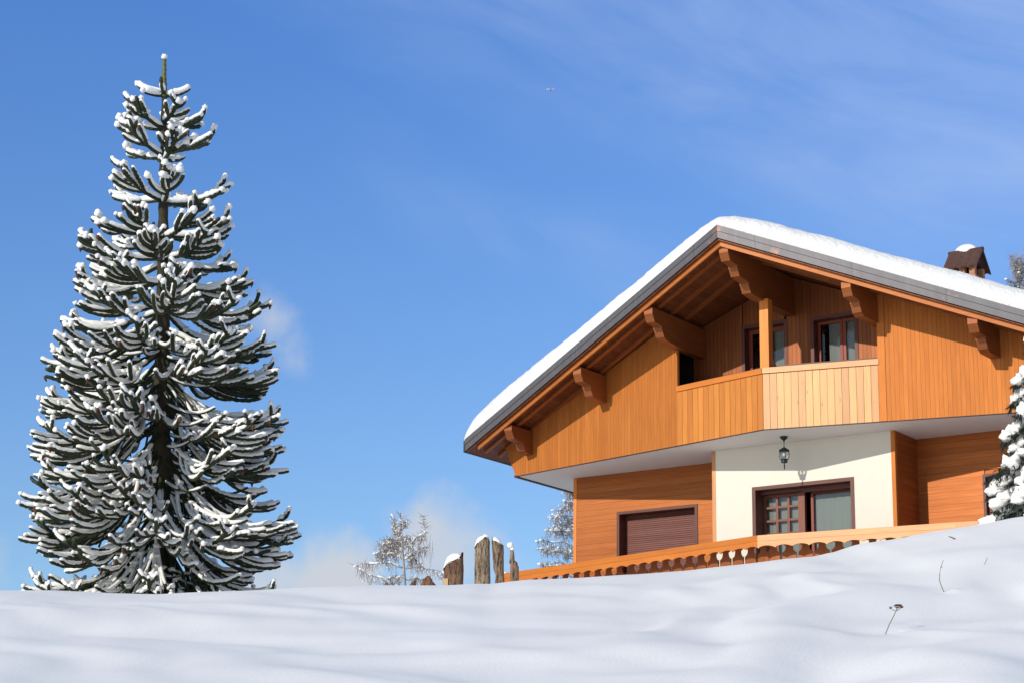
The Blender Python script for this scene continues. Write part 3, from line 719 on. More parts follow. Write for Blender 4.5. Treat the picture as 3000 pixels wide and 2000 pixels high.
# --- snow on the roof
def roof_snow():
    mb = MB(); us = []; 
    XS = [-XE-.02+.0, -XE+.02, -XE+.06, -XE+.12, -XE+.2, -XE+.32, -XE+.5]+span(-XE+.7, XE-.7, 240)+[XE-.5, XE-.32, XE-.2, XE-.12, XE-.06, XE-.02, XE+.02]
    DS = [0, .01, .03, .06, .10, .15, .21, .28, .36, .46, .6, .8, 1.1, 1.5, 2.0, 2.7, 3.5, 4.5, 6, 8, 10, 12]
    vs = []
    for dxx in XS:
        x = XR+dxx; y0 = rakey(x)-.015
        thick = interp([(-7.6, .43), (-6.2, .46), (-4, .38), (-2, .335), (-.7, .34), (0, .33), (.8, .36), (3, .36), (5.2, .38), (7.6, .42)], dxx)
        zr_ = ZR-SL*(sqrt(dxx*dxx+.16)-.16) if True else roofz(x)
        eave = XE+.02-abs(dxx)
        for dd in DS:
            y = y0+dd*(10.7-y0)/12.0 if dd > 3 else y0+dd
            d1 = min(1.0, (dd+0.0)/.26); d2 = min(1.0, max(0, eave)/.55)
            e1 = sqrt(max(0, 1-(1-d1)**2)); e2 = max(0, 1-(1-d2)**2.6)**.5
            nv = noise.noise(Vector((x*1.3, y*1.3, 1.0)))*.022+noise.noise(Vector((x*5, y*5, 8.0)))*.012
            lump = (noise.noise(Vector((x*6, y*9, 2.0)))*.03+noise.noise(Vector((x*13, y*15, 5.0)))*.02)*(1 if dd < .5 else 0)
            bulge = -.035*sin(pi*min(1, e1*1.05))*(1 if dd < .12 else 0)
            th = thick*(e1*e2)
            z = (zr_*e1+roofz(x)*(1-e1))+th+nv*e1*e2+.002
            vs.append((x, y+bulge+lump*e1, z))
    n = len(DS); fs = [(i*n+j, (i+1)*n+j, (i+1)*n+j+1, i*n+j+1) for i in range(len(XS)-1) for j in range(n-1)]
    mb.smooth(vs, fs); part(mb, 'roof_snow', M['roofsnow'])
roof_snow()

# --- chimney
CX0, CX1, CY, CZ = 2.56, 3.22, 3.3, 3.92
mb = MB(); mb.box(CX0+.06, CX1-.06, CY-.27, CY+.27, 2.0, CZ-.62)
chim = part(mb, 'chimney', M['brick'])
mb = MB()
for x in (CX0+.06, (CX0+CX1)/2-.05, CX1-.17):
    for y in (CY-.27, CY+.16): mb.box(x, x+.11, y, y+.11, CZ-.62, CZ-.37)
mb.box(CX0+.03, CX1-.03, CY-.3, CY+.3, CZ-.64, CZ-.60)
part(mb, 'chimney_pillars', M['brick'], chim)
mb = MB(); mb.box(CX0+.2, CX1-.2, CY-.12, CY+.12, CZ-.6, CZ-.25); part(mb, 'flue', M['soot'], chim)
mb = MB()
for sg in (-1, 1):      # corrugated tiles on both slopes
    n = 33; vs = []; fs = []
    for i in range(n+1):
        u = i/n; x = CX0-.03+u*(CX1-CX0+.06); wv = .045*abs(sin(u*pi*4.0))
        for j in range(5):
            q = j/4; yy = CY+sg*(.02+q*.36); zz = CZ-.02-q*.42+wv
            vs.append((x, yy, zz))
    for i in range(n):
        for j in range(4): fs.append((i*5+j, (i+1)*5+j, (i+1)*5+j+1, i*5+j+1))
    b2 = len(vs); vs2 = [(x, y-sg*.02, z-.035) for x, y, z in vs]; fs2 = [tuple(reversed(f)) for f in fs]
    mb.smooth(vs, fs); mb.smooth(vs2, fs2)
    for i in range(n):
        a, b = vs[i*5+4], vs[(i+1)*5+4]; a2, b2_ = vs2[i*5+4], vs2[(i+1)*5+4]; mb.face([a, b, b2_, a2])
    for i in (0, n): mb.face([vs[i*5], vs[i*5+4], vs2[i*5+4], vs2[i*5]])
mb.tube([(CX0-.04, CY, CZ-.01), (CX1+.04, CY, CZ-.01)], [.045, .045], 8)
part(mb, 'chimney_cap', M['tile'], chim)
mb = MB(); c0 = Vector(((CX0+CX1)/2-.02, CY, CZ-.02)); vs = []; fs = []
for i in range(9):
    ph = pi/2*i/8
    for k in range(20):
        th = 2*pi*k/20; q = .25*cos(ph); yy = .10*cos(ph)*sin(th)
        vs.append((c0.x+q*cos(th), c0.y+.05+yy, c0.z+.18*sin(ph)-.005))
for i in range(8):
    for k in range(20): fs.append((i*20+k, i*20+(k+1) % 20, (i+1)*20+(k+1) % 20, (i+1)*20+k))
mb.smooth(vs, fs); part(mb, 'chimney_snow', M['roofsnow'], chim)

# ------------------------------------------------------------------ lantern
def h2w(p):
    c, s = cos(YAW), sin(YAW); return (c*p[0]-s*p[1]+T.x, s*p[0]+c*p[1]+T.y, p[2]+T.z)
lan = empty('hanging_lantern', h2w((.02, .80, 0.0)), YAW)
tag(lan, 'dark green metal lantern hanging from the white balcony underside above the terrace door', 'lantern')
mb = MB(); mb.lathe([(0, -.001), (.06, -.001), (.078, -.012), (.075, -.03), (.05, -.055), (.022, -.075), (.012, -.10), (.007, -.105), (.007, -.215), (.013, -.22), (0, -.222)]); mb.build('ceiling_mount', M['lampmetal'], lan)
mb = MB(); mb.lathe([(0, -.205), (.014, -.212), (.03, -.225), (.055, -.237), (.085, -.258), (.102, -.272), (.103, -.292), (.088, -.292), (.08, -.285), (0, -.28)], n=20); mb.build('lamp_cap', M['lampmetal'], lan)
mb = MB(); mb.lathe([(.074, -.29), (.088, -.33), (.092, -.37), (.086, -.41), (.070, -.45)], n=20); mb.build('glass_shade', M['glass'], lan)
mb = MB()
for k in range(6):
    th = k*pi/3+.2; mb.tube([(r*cos(th), r*sin(th), z) for r, z in ((.085, -.288), (.099, -.33), (.103, -.37), (.097, -.41), (.08, -.45))], [.0055]*5, 5)
mb.build('cage_bars', M['lampmetal'], lan)
mb = MB(); mb.lathe([(0, -.30), (.02, -.30), (.028, -.34), (.026, -.37), (.015, -.395), (0, -.40)]); mb.build('bulb', M['bulb'], lan)
mb = MB(); mb.lathe([(0, -.452), (.07, -.448), (.08, -.45), (.08, -.462), (.066, -.468), (.058, -.49), (.066, -.502), (.066, -.515), (.05, -.52), (.012, -.525), (.008, -.55), (.017, -.565), (.017, -.59), (.009, -.605), (.014, -.625), (.006, -.65), (0, -.655)]); mb.build('lamp_base', M['lampmetal'], lan)

# ------------------------------------------------------------------ monkey puzzle tree
random.seed(11)
TS = 1.25                      # the tree stands 45 m away
H = 10.79
TB = Vector((-7.325, 45.0, 4.4375))
tree = empty('monkey_puzzle_tree', TB)
tag(tree, 'tall conical monkey puzzle tree loaded with snow, alone on the left of the field', 'tree')
tree.scale = (TS, TS, TS)
HW = [(0.0, .05), (.43, .38), (.94, .64), (1.36, .80), (1.94, .97), (2.56, 1.13), (3.06, 1.25), (3.8, 1.48), (4.63, 1.70), (5.2, 1.86), (5.85, 2.00), (6.86, 2.14), (8.0, 2.24), (9.0, 2.28), (11.5, 2.26)]
def halfw(z): return interp(HW, H-z)
crown, sn, shoot, trunk = MB(), MB(), MB(), MB()
def axis(z): return Vector((-.50*(z/H)+.03, 0.0, z))
pts = [axis(z) for z in span(-1.2, H-.72, 64)]
trunk.tube(pts, [0.17*(1-i/64)**.8+.040 for i in range(65)], 12, jit=.16, alt=.08)
shoot.tube([axis(z) for z in span(H-.74, H, 16)], [.050-.016*i/16 for i in range(17)], 8, jit=.2, alt=.18)
sn.blob(axis(H)+Vector((0, 0, .03)), (.060, .060, .055))
def rope(P, r, m):
    """one scaly shoot along points P"""
    n = len(P); rad = [r*(1.0 if i < n-1 else .6) for i in range(n)]
    m.tube(P, rad, 7, jit=.16, alt=.11, rnd=random.random())
def resample(P, step):
    out = [P[0]]
    for a, b in zip(P, P[1:]):
        L = (b-a).length; k = max(1, int(round(L/step)))
        for i in range(1, k+1): out.append(a.lerp(b, i/k))
    return out
def snow_on(P, r, amount=1.0, start=0, tipblob=.45):
    """pillow of snow lying along P: only where the shoot is not too steep"""
    run = []; runs = []
    for i in range(start, len(P)):
        t = (P[min(i+1, len(P)-1)]-P[max(i-1, 0)]).normalized()
        steep = abs(t.z)
        if steep < .90 and noise.noise(P[i]*2.0+Vector((3, 1, 7))) > (-.50+.16*min(1, max(0, (H-1-p_z(P[i]))/8))): run.append((P[i], steep))
        else:
            if len(run) > 2: runs.append(run)
            run = []
    if len(run) > 2: runs.append(run)
    for run in runs:
        n = len(run); pp = []; rr = []; ph = random.random()*9
        for i, (p, st) in enumerate(run):
            e = min(1, (i+.6)/1.7, (n-i-.4)/1.5); k = amount*(1.18-.45*st)*(1+.30*noise.noise(p*5.0+Vector((ph, 0, 0))))
            rr.append(max(.008, r*1.22*k*sqrt(max(0.04, e)))); pp.append(p+Vector((0, 0, r*.55+r*.55*k*e)))
        sn.tube(pp, rr, 8, sq=(1.02, .95), jit=.10)
    if random.random() < tipblob:
        e = P[-1]; k = random.uniform(.9, 1.25+.45*min(1, max(0, (e.z-3)/5)))
        sn.blob(e+Vector((0, 0, r*.8)), (r*1.2*k, r*1.2*k, r*1.15*k), 8, 5, .25)
def p_z(q): return q.z
def arc(p, d, L, e0, e1, az_curl=0.0, n=10, pw=1.5):
    out = [p.copy()]; az = math.atan2(d.y, d.x); q = p.copy()
    for i in range(n):
        u = (i+.5)/n; el = e0+(e1-e0)*(u**pw); a = az+az_curl*u
        q = q+Vector((cos(a)*cos(el), sin(a)*cos(el), sin(el)))*(L/n); out.append(q.copy())
    return out
def branch(z0, az, dt, Lk=1.0):
    """dt 0 at the top of the tree, 1 at the foot: low branches droop before they turn up"""
    e0 = radians((10 if dt < .02 else 14)-82*min(1, dt*1.15)+random.uniform(-6, 6)); e1 = radians((40 if dt < .05 else 54)-28*dt+random.uniform(-8, 10))
    p0 = axis(z0); d = Vector((cos(az), sin(az), 0)); r = .042-.010*dt
    test = arc(p0, d, 1.0, e0, e1, 0, 10, 1.5+1.1*dt); reach = (test[-1]-p0); hr = sqrt(reach.x**2+reach.y**2)
    tz = z0
    for _ in range(3): Lr = halfw(tz)*Lk; L = Lr/hr; tz = z0+reach.z*L
    P = arc(p0, d, L, e0, e1, random.uniform(-.22, .22), max(8, int(L/.11)), 1.5+1.1*dt)
    Pf = resample(P, .05); rope(Pf, r, crown)
    snow_on(Pf, r, 1.15-.15*dt, int(len(Pf)*(.06 if dt < .5 else .22)))
    ns = (1 if L < .72 else 2) if L < .95 else (3 if L < 1.2 else (4 if dt < .25 else (6 if dt < .5 else 8)))
    if L < .55: ns = 0
    for i in range(ns):
        u = (.26 if dt > .4 else .34)+(.60 if dt > .4 else .50)*(i+.2+.5*random.random())/ns
        k = int(u*(len(Pf)-1)); t = (Pf[min(k+2, len(Pf)-1)]-Pf[max(0, k-2)]).normalized(); ta = math.atan2(t.y, t.x)
        for sgn in (-1, 1):
            if random.random() < .08: continue
            l = L*(.72*(1.16-u) if dt > .35 else .56*(1.22-u))*random.uniform(.8, 1.15)+.10
            a = ta+sgn*radians(random.uniform(32, 58)-14*dt)
            el0 = math.asin(max(-1, min(1, t.z)))*.8+radians(random.uniform(-16, 2)-16*dt); el1 = radians(random.uniform(28, 54)-26*dt)
            Q = resample(arc(Pf[k], Vector((cos(a), sin(a), 0)), l, el0, el1, -sgn*radians(random.uniform(10, 45)), 7, 1.6), .048)
            rr = r*random.uniform(.84, .97); rope(Q, rr, crown); snow_on(Q, rr, random.uniform(.9, 1.25)-.15*dt, 1, .5-.3*dt)
            if random.random() < .6: sn.blob(Pf[k].lerp(Q[min(3, len(Q)-1)], .6)+Vector((0, 0, r*1.0)), (r*2.1, r*2.1, r*1.3), 8, 5, .3)
            if random.random() < .10: crown.tube([Q[-1], Q[-1]+Vector((0, 0, -.04)), Q[-1]+Vector((random.uniform(-.03, .03), 0, -.10))], [rr*.9, rr*.8, rr*.3], 6, jit=.3, mi=1)
    for i in range(3 if L > .9 else 2 if L > .6 else 0):     # fingers at the tip
        a = az+(-1.1, 1.1, .2)[i]+random.uniform(-.3, .3); Q = resample(arc(Pf[-2-2*i], Vector((cos(a), sin(a), 0)), random.uniform(.18, .30), radians(20), radians(72), 0, 4), .045)
        rope(Q, r*.9, crown); snow_on(Q, r*.9, 1.3, 1, .7)
for az, L, e0, e1 in ((.15, .50, 6, 46), (pi-.1, .56, 12, 42), (pi+.5, .40, -6, 12), (-pi/2-.2, .36, 40, 80), (pi/2, .4, 10, 45)):
    P = resample(arc(axis(H-.72), Vector((cos(az), sin(az), 0)), L, radians(e0), radians(e1), 0, 6), .045)
    rope(P, .036, crown); snow_on(P, .036, 1.6, 1)
WH = [1.28, 1.88, 2.68, 3.30, 3.78, 4.22, 4.64, 5.06, 5.48, 5.9, 6.3, 6.7, 7.1, 7.5, 7.9, 8.3, 8.7, 9.1, 9.5, 9.9, 10.3, 10.7]
for wi, dz in enumerate(WH):
    z0 = H-dz; dt = min(1, max(0, (dz-1.6)/7.6)); nb = 5 if dz < 3.0 else (6 if dz < 4.2 else (7 if dz < 6.6 else 8))
    for b in range(nb):
        az = wi*2.4+.3+2*pi*b/nb+random.uniform(-.25, .25)
        branch(z0+random.uniform(-.09, .09), az, dt, random.uniform(.88, 1.04)*(1 if dz < 10.4 else .85))
    if dz > 5.2:                 # short dead inner shoots hanging about the stem
        for b in range(12):
            az = random.uniform(0, 2*pi); P = arc(axis(z0+random.uniform(-.2, .2)), Vector((cos(az), sin(az), 0)), random.uniform(.5, 1.7), radians(-30), radians(random.choice((-75, 10, 30))), random.uniform(-.6, .6), 12, 1.3)
            crown.tube(P, [.020]*len(P), 6, jit=.3); 
            if random.random() < .6: snow_on(P, .020, 1.1, 1, 0)
crown.build('crown', [M['scale'], M['deadscale']], tree); shoot.build('leader_shoot', M['newshoot'], tree); trunk.build('trunk', M['abark'], tree)
tag(sn.build('snow_load', M['treesnow'], tree), kind='stuff')

# ------------------------------------------------------------------ bare larches with snow
def larch(name, base, Ht, limbs, seed, label, R=1.2, ztw=0.0, twigr=.007, trunk_r=.09, fine=1.0, hang=.8, tdens=1.5, sprinkle=.28):
    random.seed(seed); t = empty(name, base); tag(t, label, 'tree', 'bare snow dusted larches behind the bank')
    tr, tw, s_ = MB(), MB(), MB()
    pts = [Vector((.10*sin(z*1.1+seed), .08*cos(z*1.7), z)) for z in span(0, Ht, 24)]
    tr.tube(pts, [trunk_r*(1-i/24)**.8+.010 for i in range(25)], 7, jit=.1)
    def ax(z):
        i = min(23, max(0, int(z/Ht*24))); return pts[i].lerp(pts[i+1], z/Ht*24-i)
    def twigs(P, dens, ln):
        for i in range(1, len(P)):
            for _ in range(dens):
                p = P[i-1].lerp(P[i], random.random()); az = random.uniform(0, 2*pi)
                if random.random() < hang:
                    d = Vector((cos(az)*.22, sin(az)*.22, -1)); L = ln*random.uniform(.3, 1.0)
                else: d = Vector((cos(az)*.9, sin(az)*.9, random.uniform(-.2, .9))); L = ln*random.uniform(.3, .75)
                q1 = p+d*L*.5+Vector((random.uniform(-.03, .03), 0, 0)); q2 = p+d*L+Vector((random.uniform(-.06, .06), random.uniform(-.05, .05), 0))
                tw.tube([p, q1, q2], [twigr, twigr*.8, twigr*.5], 4, cap=False, rnd=random.random())
                if random.random() < sprinkle: s_.blob(p+d*L*random.random(), (.020, .020, .026), 5, 3)
                if random.random() < .35:
                    a2 = random.uniform(0, 2*pi); tw.tube([q1, q1+Vector((cos(a2)*.1, sin(a2)*.1, -.08))], [twigr*.7, twigr*.4], 3, cap=False, rnd=random.random())
    for (z0, dx, dy, dz, arch, r, dens, ln, snowy) in limbs:
        p0 = ax(z0); P = []
        for i in range(13):
            u = i/12; P.append(p0+Vector((dx*u+.04*sin(u*9+z0), dy*u, dz*u+arch*sin(pi*u)+.03*sin(u*13+z0*3))))
        tr.tube(P, [r*(1-.75*i/12) for i in range(13)], 5, jit=.1)
        twigs(P[2:], int(dens*tdens), ln)
        i = 1
        while i < 12:
            j = min(12, i+random.randint(1, 3))
            if random.random() < snowy:
                seg = [p+Vector((0, 0, r*.5+.012)) for p in P[i:j+1]]
                if len(seg) > 1: s_.tube(seg, [random.uniform(.018, .045) for _ in seg], 6, jit=.4, sq=(1, .8))
            i = j+1
        if random.random() < snowy: s_.blob(P[-1]+Vector((0, 0, .02)), (.05, .04, .035))
    hang = .15; twigs([p for p in pts if p.z > ztw], int(11*fine), .34)
    tr.build('trunk', M['twig'], t); tw.build('crown', M['twig'], t); tag(s_.build('snow_load', M['treesnow'], t), kind='stuff')
    return t
B = (-3.03, 60, 3.3)    # only the part above 8.15 m shows over the bank
zb = 4.85
lim = [(zb+.50, -1.42, .1, .02, .10, .030, 5, .34, .75), (zb-.25, -1.30, -.2, .62, .08, .03, 4, .34, .8), (zb+.48, 1.15, .1, -.16, .10, .026, 4, .3, .35),
       (zb+.95, -.62, .1, -.02, .16, .028, 9, .40, .95), (zb+1.0, .60, .0, .52, -.05, .03, 6, .32, .7), (zb+.9, .5, .1, -.25, 0, .018, 5, .3, .2),
       (zb+1.28, -.52, 0, -.02, .02, .02, 7, .34, .6), (zb+1.3, .24, 0, .06, .02, .015, 5, .3, .3), (zb+1.0, -.74, .1, .30, -.12, .016, 5, .26, .4),
       (zb+.15, .75, .1, .02, .03, .02, 4, .26, .3), (zb-.1, -.5, .1, .05, .03, .02, 6, .26, .6), (zb-.3, .9, .1, .1, .03, .02, 6, .3, .6), (zb+1.5, -.25, .1, .12, 0, .014, 5, .24, .5), (zb+1.55, -.30, .1, .45, -.06, .012, 4, .26, .4), (zb+1.7, .16, .1, .16, 0, .010, 5, .2, .3), (zb+1.15, -.45, .2, .05, .05, .016, 8, .4, .7),
       (zb+.75, -.85, .1, .15, .08, .018, 7, .38, .7), (zb+.7, .62, .1, .42, .02, .018, 7, .4, .5), (zb+.2, -.6, .1, -.1, .08, .018, 8, .3, .5)]
larch('larch_tree', B, 6.93, lim, 3, 'bare larch with snow on drooping twigs left of the wooden stakes', ztw=zb+.9)
# second leader on the right of that tree
t2 = bpy.data.objects['larch_tree']
mb = MB(); Pp = [Vector((.60+.03*sin(i), 0, zb+1.50+i*.075)) for i in range(7)]; mb.tube(Pp, [.016-.002*i for i in range(7)], 5)
random.seed(8)
for p in Pp:
    for _ in range(7):
        az = random.uniform(0, 6.28); L = random.uniform(.1, .26); mb.tube([p, p+Vector((cos(az)*L, sin(az)*L, random.uniform(-.12, .12)))], [.006, .003], 4, cap=False)
for i in range(11):
    x = random.uniform(.42, .85); z = zb+1.45-random.random()*.5; mb.tube([(x, 0, z), (x+random.uniform(-.05, .05), 0, z-.28-random.random()*.45)], [.007, .004], 4, cap=False)
mb.build('side_leader', M['twig'], t2)
random.seed(5)
lim = []
zb2 = 4.6
for i in range(34):
    z0 = zb2-.2+3.1*i/34; k = max(.25, 1.0-(z0-zb2)/3.4); az = i*2.4+.6
    if i % 2 == 0: az = pi+random.uniform(-.7, .7)
    L = 2.15*k*random.uniform(.55, 1.02); lim.append((z0, cos(az)*L, sin(az)*L, random.uniform(-.1, .3), .06, .016, 4, .30, .9))
larch('larch_tree', (1.98, 62, 4.1), 8.0, lim, 6, 'dense bare larch full of snow just left of the chalet corner', ztw=zb2+1.2, hang=.6, tdens=1.7)
lim = []
for i in range(30):
    z0 = 12.6+2.6*i/30; az = pi+random.uniform(-1.2, 1.2) if i % 2 else random.uniform(0, 6.28); L = max(.25, 1.1-(z0-12.6)/3.4)*random.uniform(.5, .9)
    lim.append((z0, cos(az)*L, sin(az)*L, random.uniform(.3, .8)*L, -.08, .012, 5, .30, .14))
larch('larch_tree', (15.38, 62, 3.4), 15.5, lim, 9, 'top of a bare larch showing above the roof snow right of the chimney', ztw=13.4, trunk_r=.10, hang=.05, twigr=.009, tdens=1.2, sprinkle=.06)

# ------------------------------------------------------------------ snow laden spruce at the right edge
random.seed(21)
sp = empty('snowy_spruce', (8.66, 33.0, 4.7)); tag(sp, 'young spruce buried in thick snow at the right end of the terrace railing', 'tree')
tr, nd, s_ = MB(), MB(), MB()
SH_ = 4.75
tr.tube([(0, 0, z) for z in span(-.3, SH_, 12)], [.09*(1-i/12.5)+.008 for i in range(13)], 7)
def needles(p, d, L, dens):
    for _ in range(dens):
        u = random.random(); q = p+d*(L*u); a = random.uniform(0, 2*pi)
        n = (d*.9+Vector((cos(a)*.7, sin(a)*.7, random.uniform(-.75, .35)))).normalized(); l = random.uniform(.05, .12)
        w_ = n.cross(Vector((0, 0, 1))).normalized()*.009
        nd.face([q-w_, q+w_, q+n*l], random.random(), uvs=[(0, 0)]*3)
for i in range(17):
    z = .15+i*.27; Rr = 1.34*(1-z/SH_)**.8+.06; nb = 9 if i < 10 else 6
    for b in range(nb):
        az = 2*pi*b/nb+i*1.3+random.uniform(-.2, .2); L = Rr*random.uniform(.8, 1.12); d = Vector((cos(az), sin(az), 0))
        P = [Vector((0, 0, z))+d*(L*u)+Vector((0, 0, -.30*L*u*u*1.3)) for u in span(0, 1, 7)]
        tr.tube(P, [.016*(1-.8*j/7) for j in range(8)], 4)
        for j in range(2, 8):
            dd = (P[j]-P[j-1]).normalized(); wj = .26*L*(1-.5*abs(j/7-.55))
            for sg in (-1, 0, 1):
                sd_ = (dd+Vector((-dd.y, dd.x, -.25))*sg*.9).normalized(); ll = wj if sg else .12
                needles(P[j], sd_, ll*1.15, 34)
                needles(P[j], sd_+Vector((0, 0, -.7)), ll*.9, 24)
            if random.random() < .66 and j > 1:
                k = random.uniform(.75, 1.25)
                s_.blob(P[j]+Vector((random.uniform(-.03, .03), random.uniform(-.03, .03), .05)), (wj*.66*k, wj*.66*k, .075*k+.025), 14, 9, .42)
        if random.random() < .6: s_.blob(P[-1]+Vector((0, 0, .02)), (.11, .11, .075), 9, 5, .3)
tr.build('trunk', M['abark'], sp); nd.build('crown', M['needle'], sp); tag(s_.build('snow_load', M['treesnow'], sp), kind='stuff')

# ------------------------------------------------------------------ old wooden stakes on the bank
def stake(pos, rows, topfn, depth, rnd, label, capf=None, seed=0, extra=None, cap_mesh=True):
    """rows: (z, xl, xr) from the bottom; topfn clamps z; real depth and bark ridges"""
    random.seed(seed); e = empty('wooden_stake', pos); tag(e, label, 'stake', 'weathered wooden stakes along the top of the bank')
    mb = MB(); n = 26; vs = []; fs = []
    zs = span(rows[0][0], rows[-1][0], 34)
    for z in zs:
        xl = interp([(r[0], r[1]) for r in rows], z); xr = interp([(r[0], r[2]) for r in rows], z); c = (xl+xr)/2; hw = (xr-xl)/2
        for k in range(n):
            th = 2*pi*k/n; ex = cos(th); ey = sin(th)
            sx = math.copysign(abs(ex)**.75, ex); sy = math.copysign(abs(ey)**.75, ey)
            rr = 1+.10*noise.noise(Vector((k*2.1+seed, z*2.2, 1)))+.06*noise.noise(Vector((k*1.0+seed, z*9, 4)))
            x = c+hw*sx*rr; y = depth*sy*rr
            zz = min(z, topfn(x, y)+.010*noise.noise(Vector((x*40, y*40, seed))))
            vs.append((x, y, zz))
    m = len(zs)
    for i in range(m-1):
        for k in range(n): fs.append((i*n+k, i*n+(k+1) % n, (i+1)*n+(k+1) % n, (i+1)*n+k))
    fs.append(tuple((m-1)*n+k for k in range(n)))
    mb.smooth(vs, fs, rnd); mb.build('post', M['stake'], e)
    if extra: extra(e)
    if capf:
        sb = MB(); (x0, x1), hh, wy = capf; vs = []; fs = []; nu, nv_ = 14, 8
        for i in range(nu+1):
            u = i/nu; x = x0+(x1-x0)*u
            for j in range(nv_+1):
                v = j/nv_*2-1; prof = sqrt(max(0, 1-(2*u-1)**2))*sqrt(max(0, 1-v*v))
                b_ = topfn(x, 0); vs.append((x, v*wy, b_-.015+hh(u)*prof*(1+.2*noise.noise(Vector((x*9, v*2, seed))))))
        for i in range(nu):
            for j in range(nv_): fs.append((i*(nv_+1)+j, (i+1)*(nv_+1)+j, (i+1)*(nv_+1)+j+1, i*(nv_+1)+j+1))
        sb.smooth(vs, fs); sb.build('snow_cap', M['treesnow'], e)
    return e
# numbers are metres from each stake's foot on the bank, which lies about 31 m out
def tl(*pts): return lambda x, y=0: interp(list(pts), x)
def cut(e):
    mb = MB(); mb.box(-.155, -.075, -.10, .02, -.25, .045, .5); mb.build('split_wood', M['cutwood'], e)
stake((-.812, 31, 4.257), [(-.5, -.14, .14), (0, -.135, .145), (.25, -.15, .148), (.30, -.15, .142), (.48, -.08, .14)], tl((-.15, .20), (-.10, .275), (-.03, .30), (.04, .33), (.09, .36), (.115, .44), (.15, .445)), .09, .12,
      'short thick reddish brown stake with a slanted snow cap, left of the tall ones', ((-.15, .105), lambda u: .115+.03*u, .085), 1, cut)
stake((-.386, 31, 4.262), [(-.5, -.12, .12), (0, -.115, .115), (.45, -.118, .10), (.66, -.10, .094), (.70, -.08, .085)], tl((-.12, .52), (-.09, .585), (0, .61), (.01, .655), (.07, .668), (.10, .60)), .09, .85,
      'tallest broad pale barked stake with snow on its rounded top', ((-.125, .10), lambda u: .105-.04*u, .085), 2)
stake((-.150, 31, 4.25), [(-.5, -.05, .09), (0, -.055, .085), (.14, -.05, .075), (.22, -.085, .07), (.45, -.10, .07), (.60, -.105, .06), (.70, -.108, -.02)], tl((-.11, .70), (-.095, .64), (-.05, .63), (0, .605), (.05, .57), (.08, .55)), .055, .5,
      'tall narrow brown stake leaning left, just right of the tallest stake', ((-.10, .035), lambda u: .085-.02*u, .06), 3)
def s4extra(e):
    mb = MB(); P = [Vector((-.045, 0, .25)), Vector((-.043, 0, .34)), Vector((-.046, 0, .42)), Vector((-.058, 0, .475))]
    mb.tube(P, [.042, .036, .028, .016], 8, jit=.2, rnd=.7); mb.build('split_spike', M['stake'], e)
    sb = MB(); sb.blob((-.070, 0, .51), (.047, .045, .052), 10, 7, .15); sb.blob((-.045, 0, .465), (.03, .03, .035), 8, 5, .15); sb.build('snow_cap', M['treesnow'], e)
stake((.085, 31, 4.300), [(-.5, -.07, .06), (0, -.068, .057), (.22, -.066, .055), (.30, -.06, .03)], tl((-.07, .30), (-.02, .30), (.0, .26), (.035, .26), (.04, .21), (.06, .20)), .05, .45,
      'thin split stake with a ball of snow on its bent spike, rightmost', None, 4, s4extra)
stake((-1.18, 31, 4.20), [(-.5, -.14, .14), (0, -.115, .12), (.05, -.09, .10), (.16, -.05, .05)], tl((-.12, .03), (-.06, .10), (-.01, .137), (.03, .135), (.06, .07), (.11, .02)), .10, .0,
      'low dark rounded stump barely above the snow beside the reddish stake', None, 5)
stake((-1.40, 31, 4.205), [(-.5, -.06, .05), (0, -.052, .045), (.1, -.01, .04)], tl((-.055, .005), (0, .055), (.03, .085), (.045, .06)), .05, .0,
      'tiny dark triangular stake tip sticking out of the snow, leftmost of the row', None, 6)

# ------------------------------------------------------------------ dry plants in the snow
p = on_ground(.1764, .1155); y = p.y; print('weed1', p)
wd = empty('dry_flower_stalk', p); tag(wd, 'dead flat topped flower stalk leaning right in the snow slope', 'plant')
sc = y; top = Vector(((.1828-.1764)*sc, .02, (.1285-.1155)*sc))
mb = MB(); Pp = [Vector((0, 0, -.1)), Vector((0, 0, 0)), top*.35+Vector((-.005, 0, .0)), top*.7, top*.93, top]; mb.tube(Pp, [.0042]*2+[.004, .0036, .0032, .003], 5)
u1 = top*.86; mb.tube([u1, u1+Vector((.03, 0, .015)), u1+Vector((.045, 0, .03))], [.003]*3, 4); mb.tube([u1, u1+Vector((-.03, 0, .01)), u1+Vector((-.045, .0, .025))], [.0025]*3, 4)
for k in range(7): mb.tube([top*.95, top+Vector((-.04+.0133*k, random.uniform(-.02, .02), .012))], [.003, .002], 4, cap=False)
mb.build('stalk', M['stem'], wd)
mb = MB(); mb.blob(top+Vector((.002, 0, .018)), (.036, .032, .009), 10, 5, .3); mb.build('flower_head', M['deadscale'], wd)
mb = MB(); mb.blob(u1+Vector((.05, 0, .034)), (.015, .014, .010), 8, 5, .3); mb.build('flower_head', M['deadscale'], wd)
mb = MB(); mb.blob(u1+Vector((-.048, 0, .028)), (.013, .013, .011), 8, 5, .3); mb.build('flower_head', M['stem'], wd)
p = on_ground(.2047, .1354); y = p.y; print('weed2', p)
wd = empty('bent_twig', p); tag(wd, 'thin bent bare twig standing in the snow slope near the right edge', 'plant')
mb = MB(); Pp = [Vector((0, 0, -.1)), Vector((0, 0, 0)), Vector((-.0012*y, 0, .0030*y)), Vector((-.0020*y, 0, .0058*y)), Vector((-.0018*y, 0, .0085*y)), Vector((-.0012*y, 0, .0118*y)), Vector((.0002*y, 0, .0153*y))]
mb.tube(Pp, [.0048, .0048, .0045, .004, .0036, .0032, .0025], 5); mb.tube([Pp[5], Pp[5]+Vector((.0008*y, 0, .0003*y))], [.0035, .003], 4)
mb.build('stem', M['stem'], wd)
p = on_ground(.2242, .1490); y = p.y
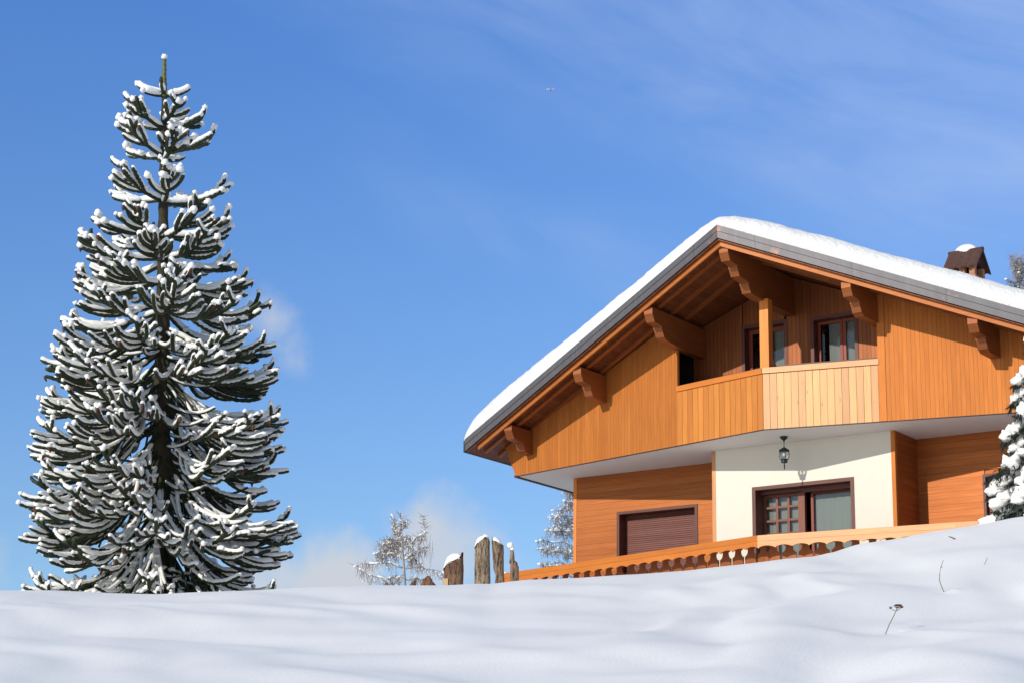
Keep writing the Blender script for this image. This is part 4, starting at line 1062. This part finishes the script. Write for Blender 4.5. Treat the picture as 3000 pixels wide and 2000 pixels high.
wd = MB(); wd.tube([Vector((0, 0, -.05)), Vector((0, 0, 0)), Vector((.0008*y, 0, .0016*y)), Vector((.0016*y, 0, .0033*y))], [.0035, .0035, .003, .002], 4)
tag(wd.build('grass_blade', M['stem'], None, p), 'faint short grass blade poking from the snow above the bent twig', 'plant')
p = on_ground(.2096, .1606); y = p.y
wd = MB()
for dx, dz, a in ((0, 0, .5), (.03, -.012, .3)):
    wd.face([(-.05+dx, -.01, .03+dz), (.0+dx, -.02, .012+dz), (.045+dx, 0, -.012+dz), (.0+dx, .02, .028+dz)], a, uvs=[(0, 0)]*4); wd.face([(-.05+dx, -.008, .025+dz), (0+dx, -.02, .006+dz), (.045+dx, 0, -.018+dz), (0+dx, -.022, .0+dz)], a, uvs=[(0, 0)]*4)
wd.tube([(-.05, 0, .03), (.03, 0, 0), (.08, 0, -.03)], [.006, .008, .004], 5)
tag(wd.build('dead_leaf', M['stem'], None, p+Vector((0, 0, .012))), 'small dark dead leaf lying on the snow crest below the spruce', 'leaf')

# ------------------------------------------------------------------ distant airliner
pl = empty('airplane', (175.1, 10000, 3842.6)); tag(pl, 'tiny white airplane high in the blue sky near the top centre', 'airplane')
mb = MB(); Lf = 19
prof = [(0, -Lf), (1.2, -Lf*.94), (2.0, -Lf*.82), (2.2, -Lf*.5), (2.2, Lf*.4), (1.6, Lf*.7), (.8, Lf*.9), (.2, Lf)]
vs = []; fs = []; n = 12
for r, x in prof:
    for k in range(n): th = 2*pi*k/n; vs.append((x, r*cos(th), r*sin(th)))
for i in range(len(prof)-1):
    for k in range(n): fs.append((i*n+k, (i+1)*n+k, (i+1)*n+(k+1) % n, i*n+(k+1) % n))
mb.smooth(vs, fs); mb.build('fuselage', M['plane'], pl)
for sg in (-1, 1):
    mb = MB(); mb.hexa([(-4, 0, -.9), (3, 0, -.9), (3, 0, -.1), (-4, 0, -.1), (5, sg*17, .4), (7, sg*17, .4), (7, sg*17, .7), (5, sg*17, .7)]); mb.build('wing', M['plane'], pl)
    mb = MB(); mb.lathe([(0, -2.2), (1.0, -2.0), (1.2, 0), (1.0, 1.6), (0, 1.9)], n=10); o = mb.build('engine', M['plane'], pl, (-1.5, sg*6, -1.9)); o.rotation_euler = (0, pi/2, 0)
mb = MB(); mb.prism([(13, 1.5), (17, 1.5), (19, 7.5), (16.6, 7.5)], lambda x, z: (x, -.25, z), lambda x, z: (x, .25, z)); mb.build('tail_fin', M['plane'], pl)
mb = MB(); mb.hexa([(15, -6, 1.6), (18, -6, 1.6), (18, 6, 1.6), (15, 6, 1.6), (15, -6, 1.9), (18, -6, 1.9), (18, 6, 1.9), (15, 6, 1.9)]); mb.build('tailplane', M['plane'], pl)
pl.rotation_euler = (0, 0, radians(8))
bpy.context.view_layer.update()
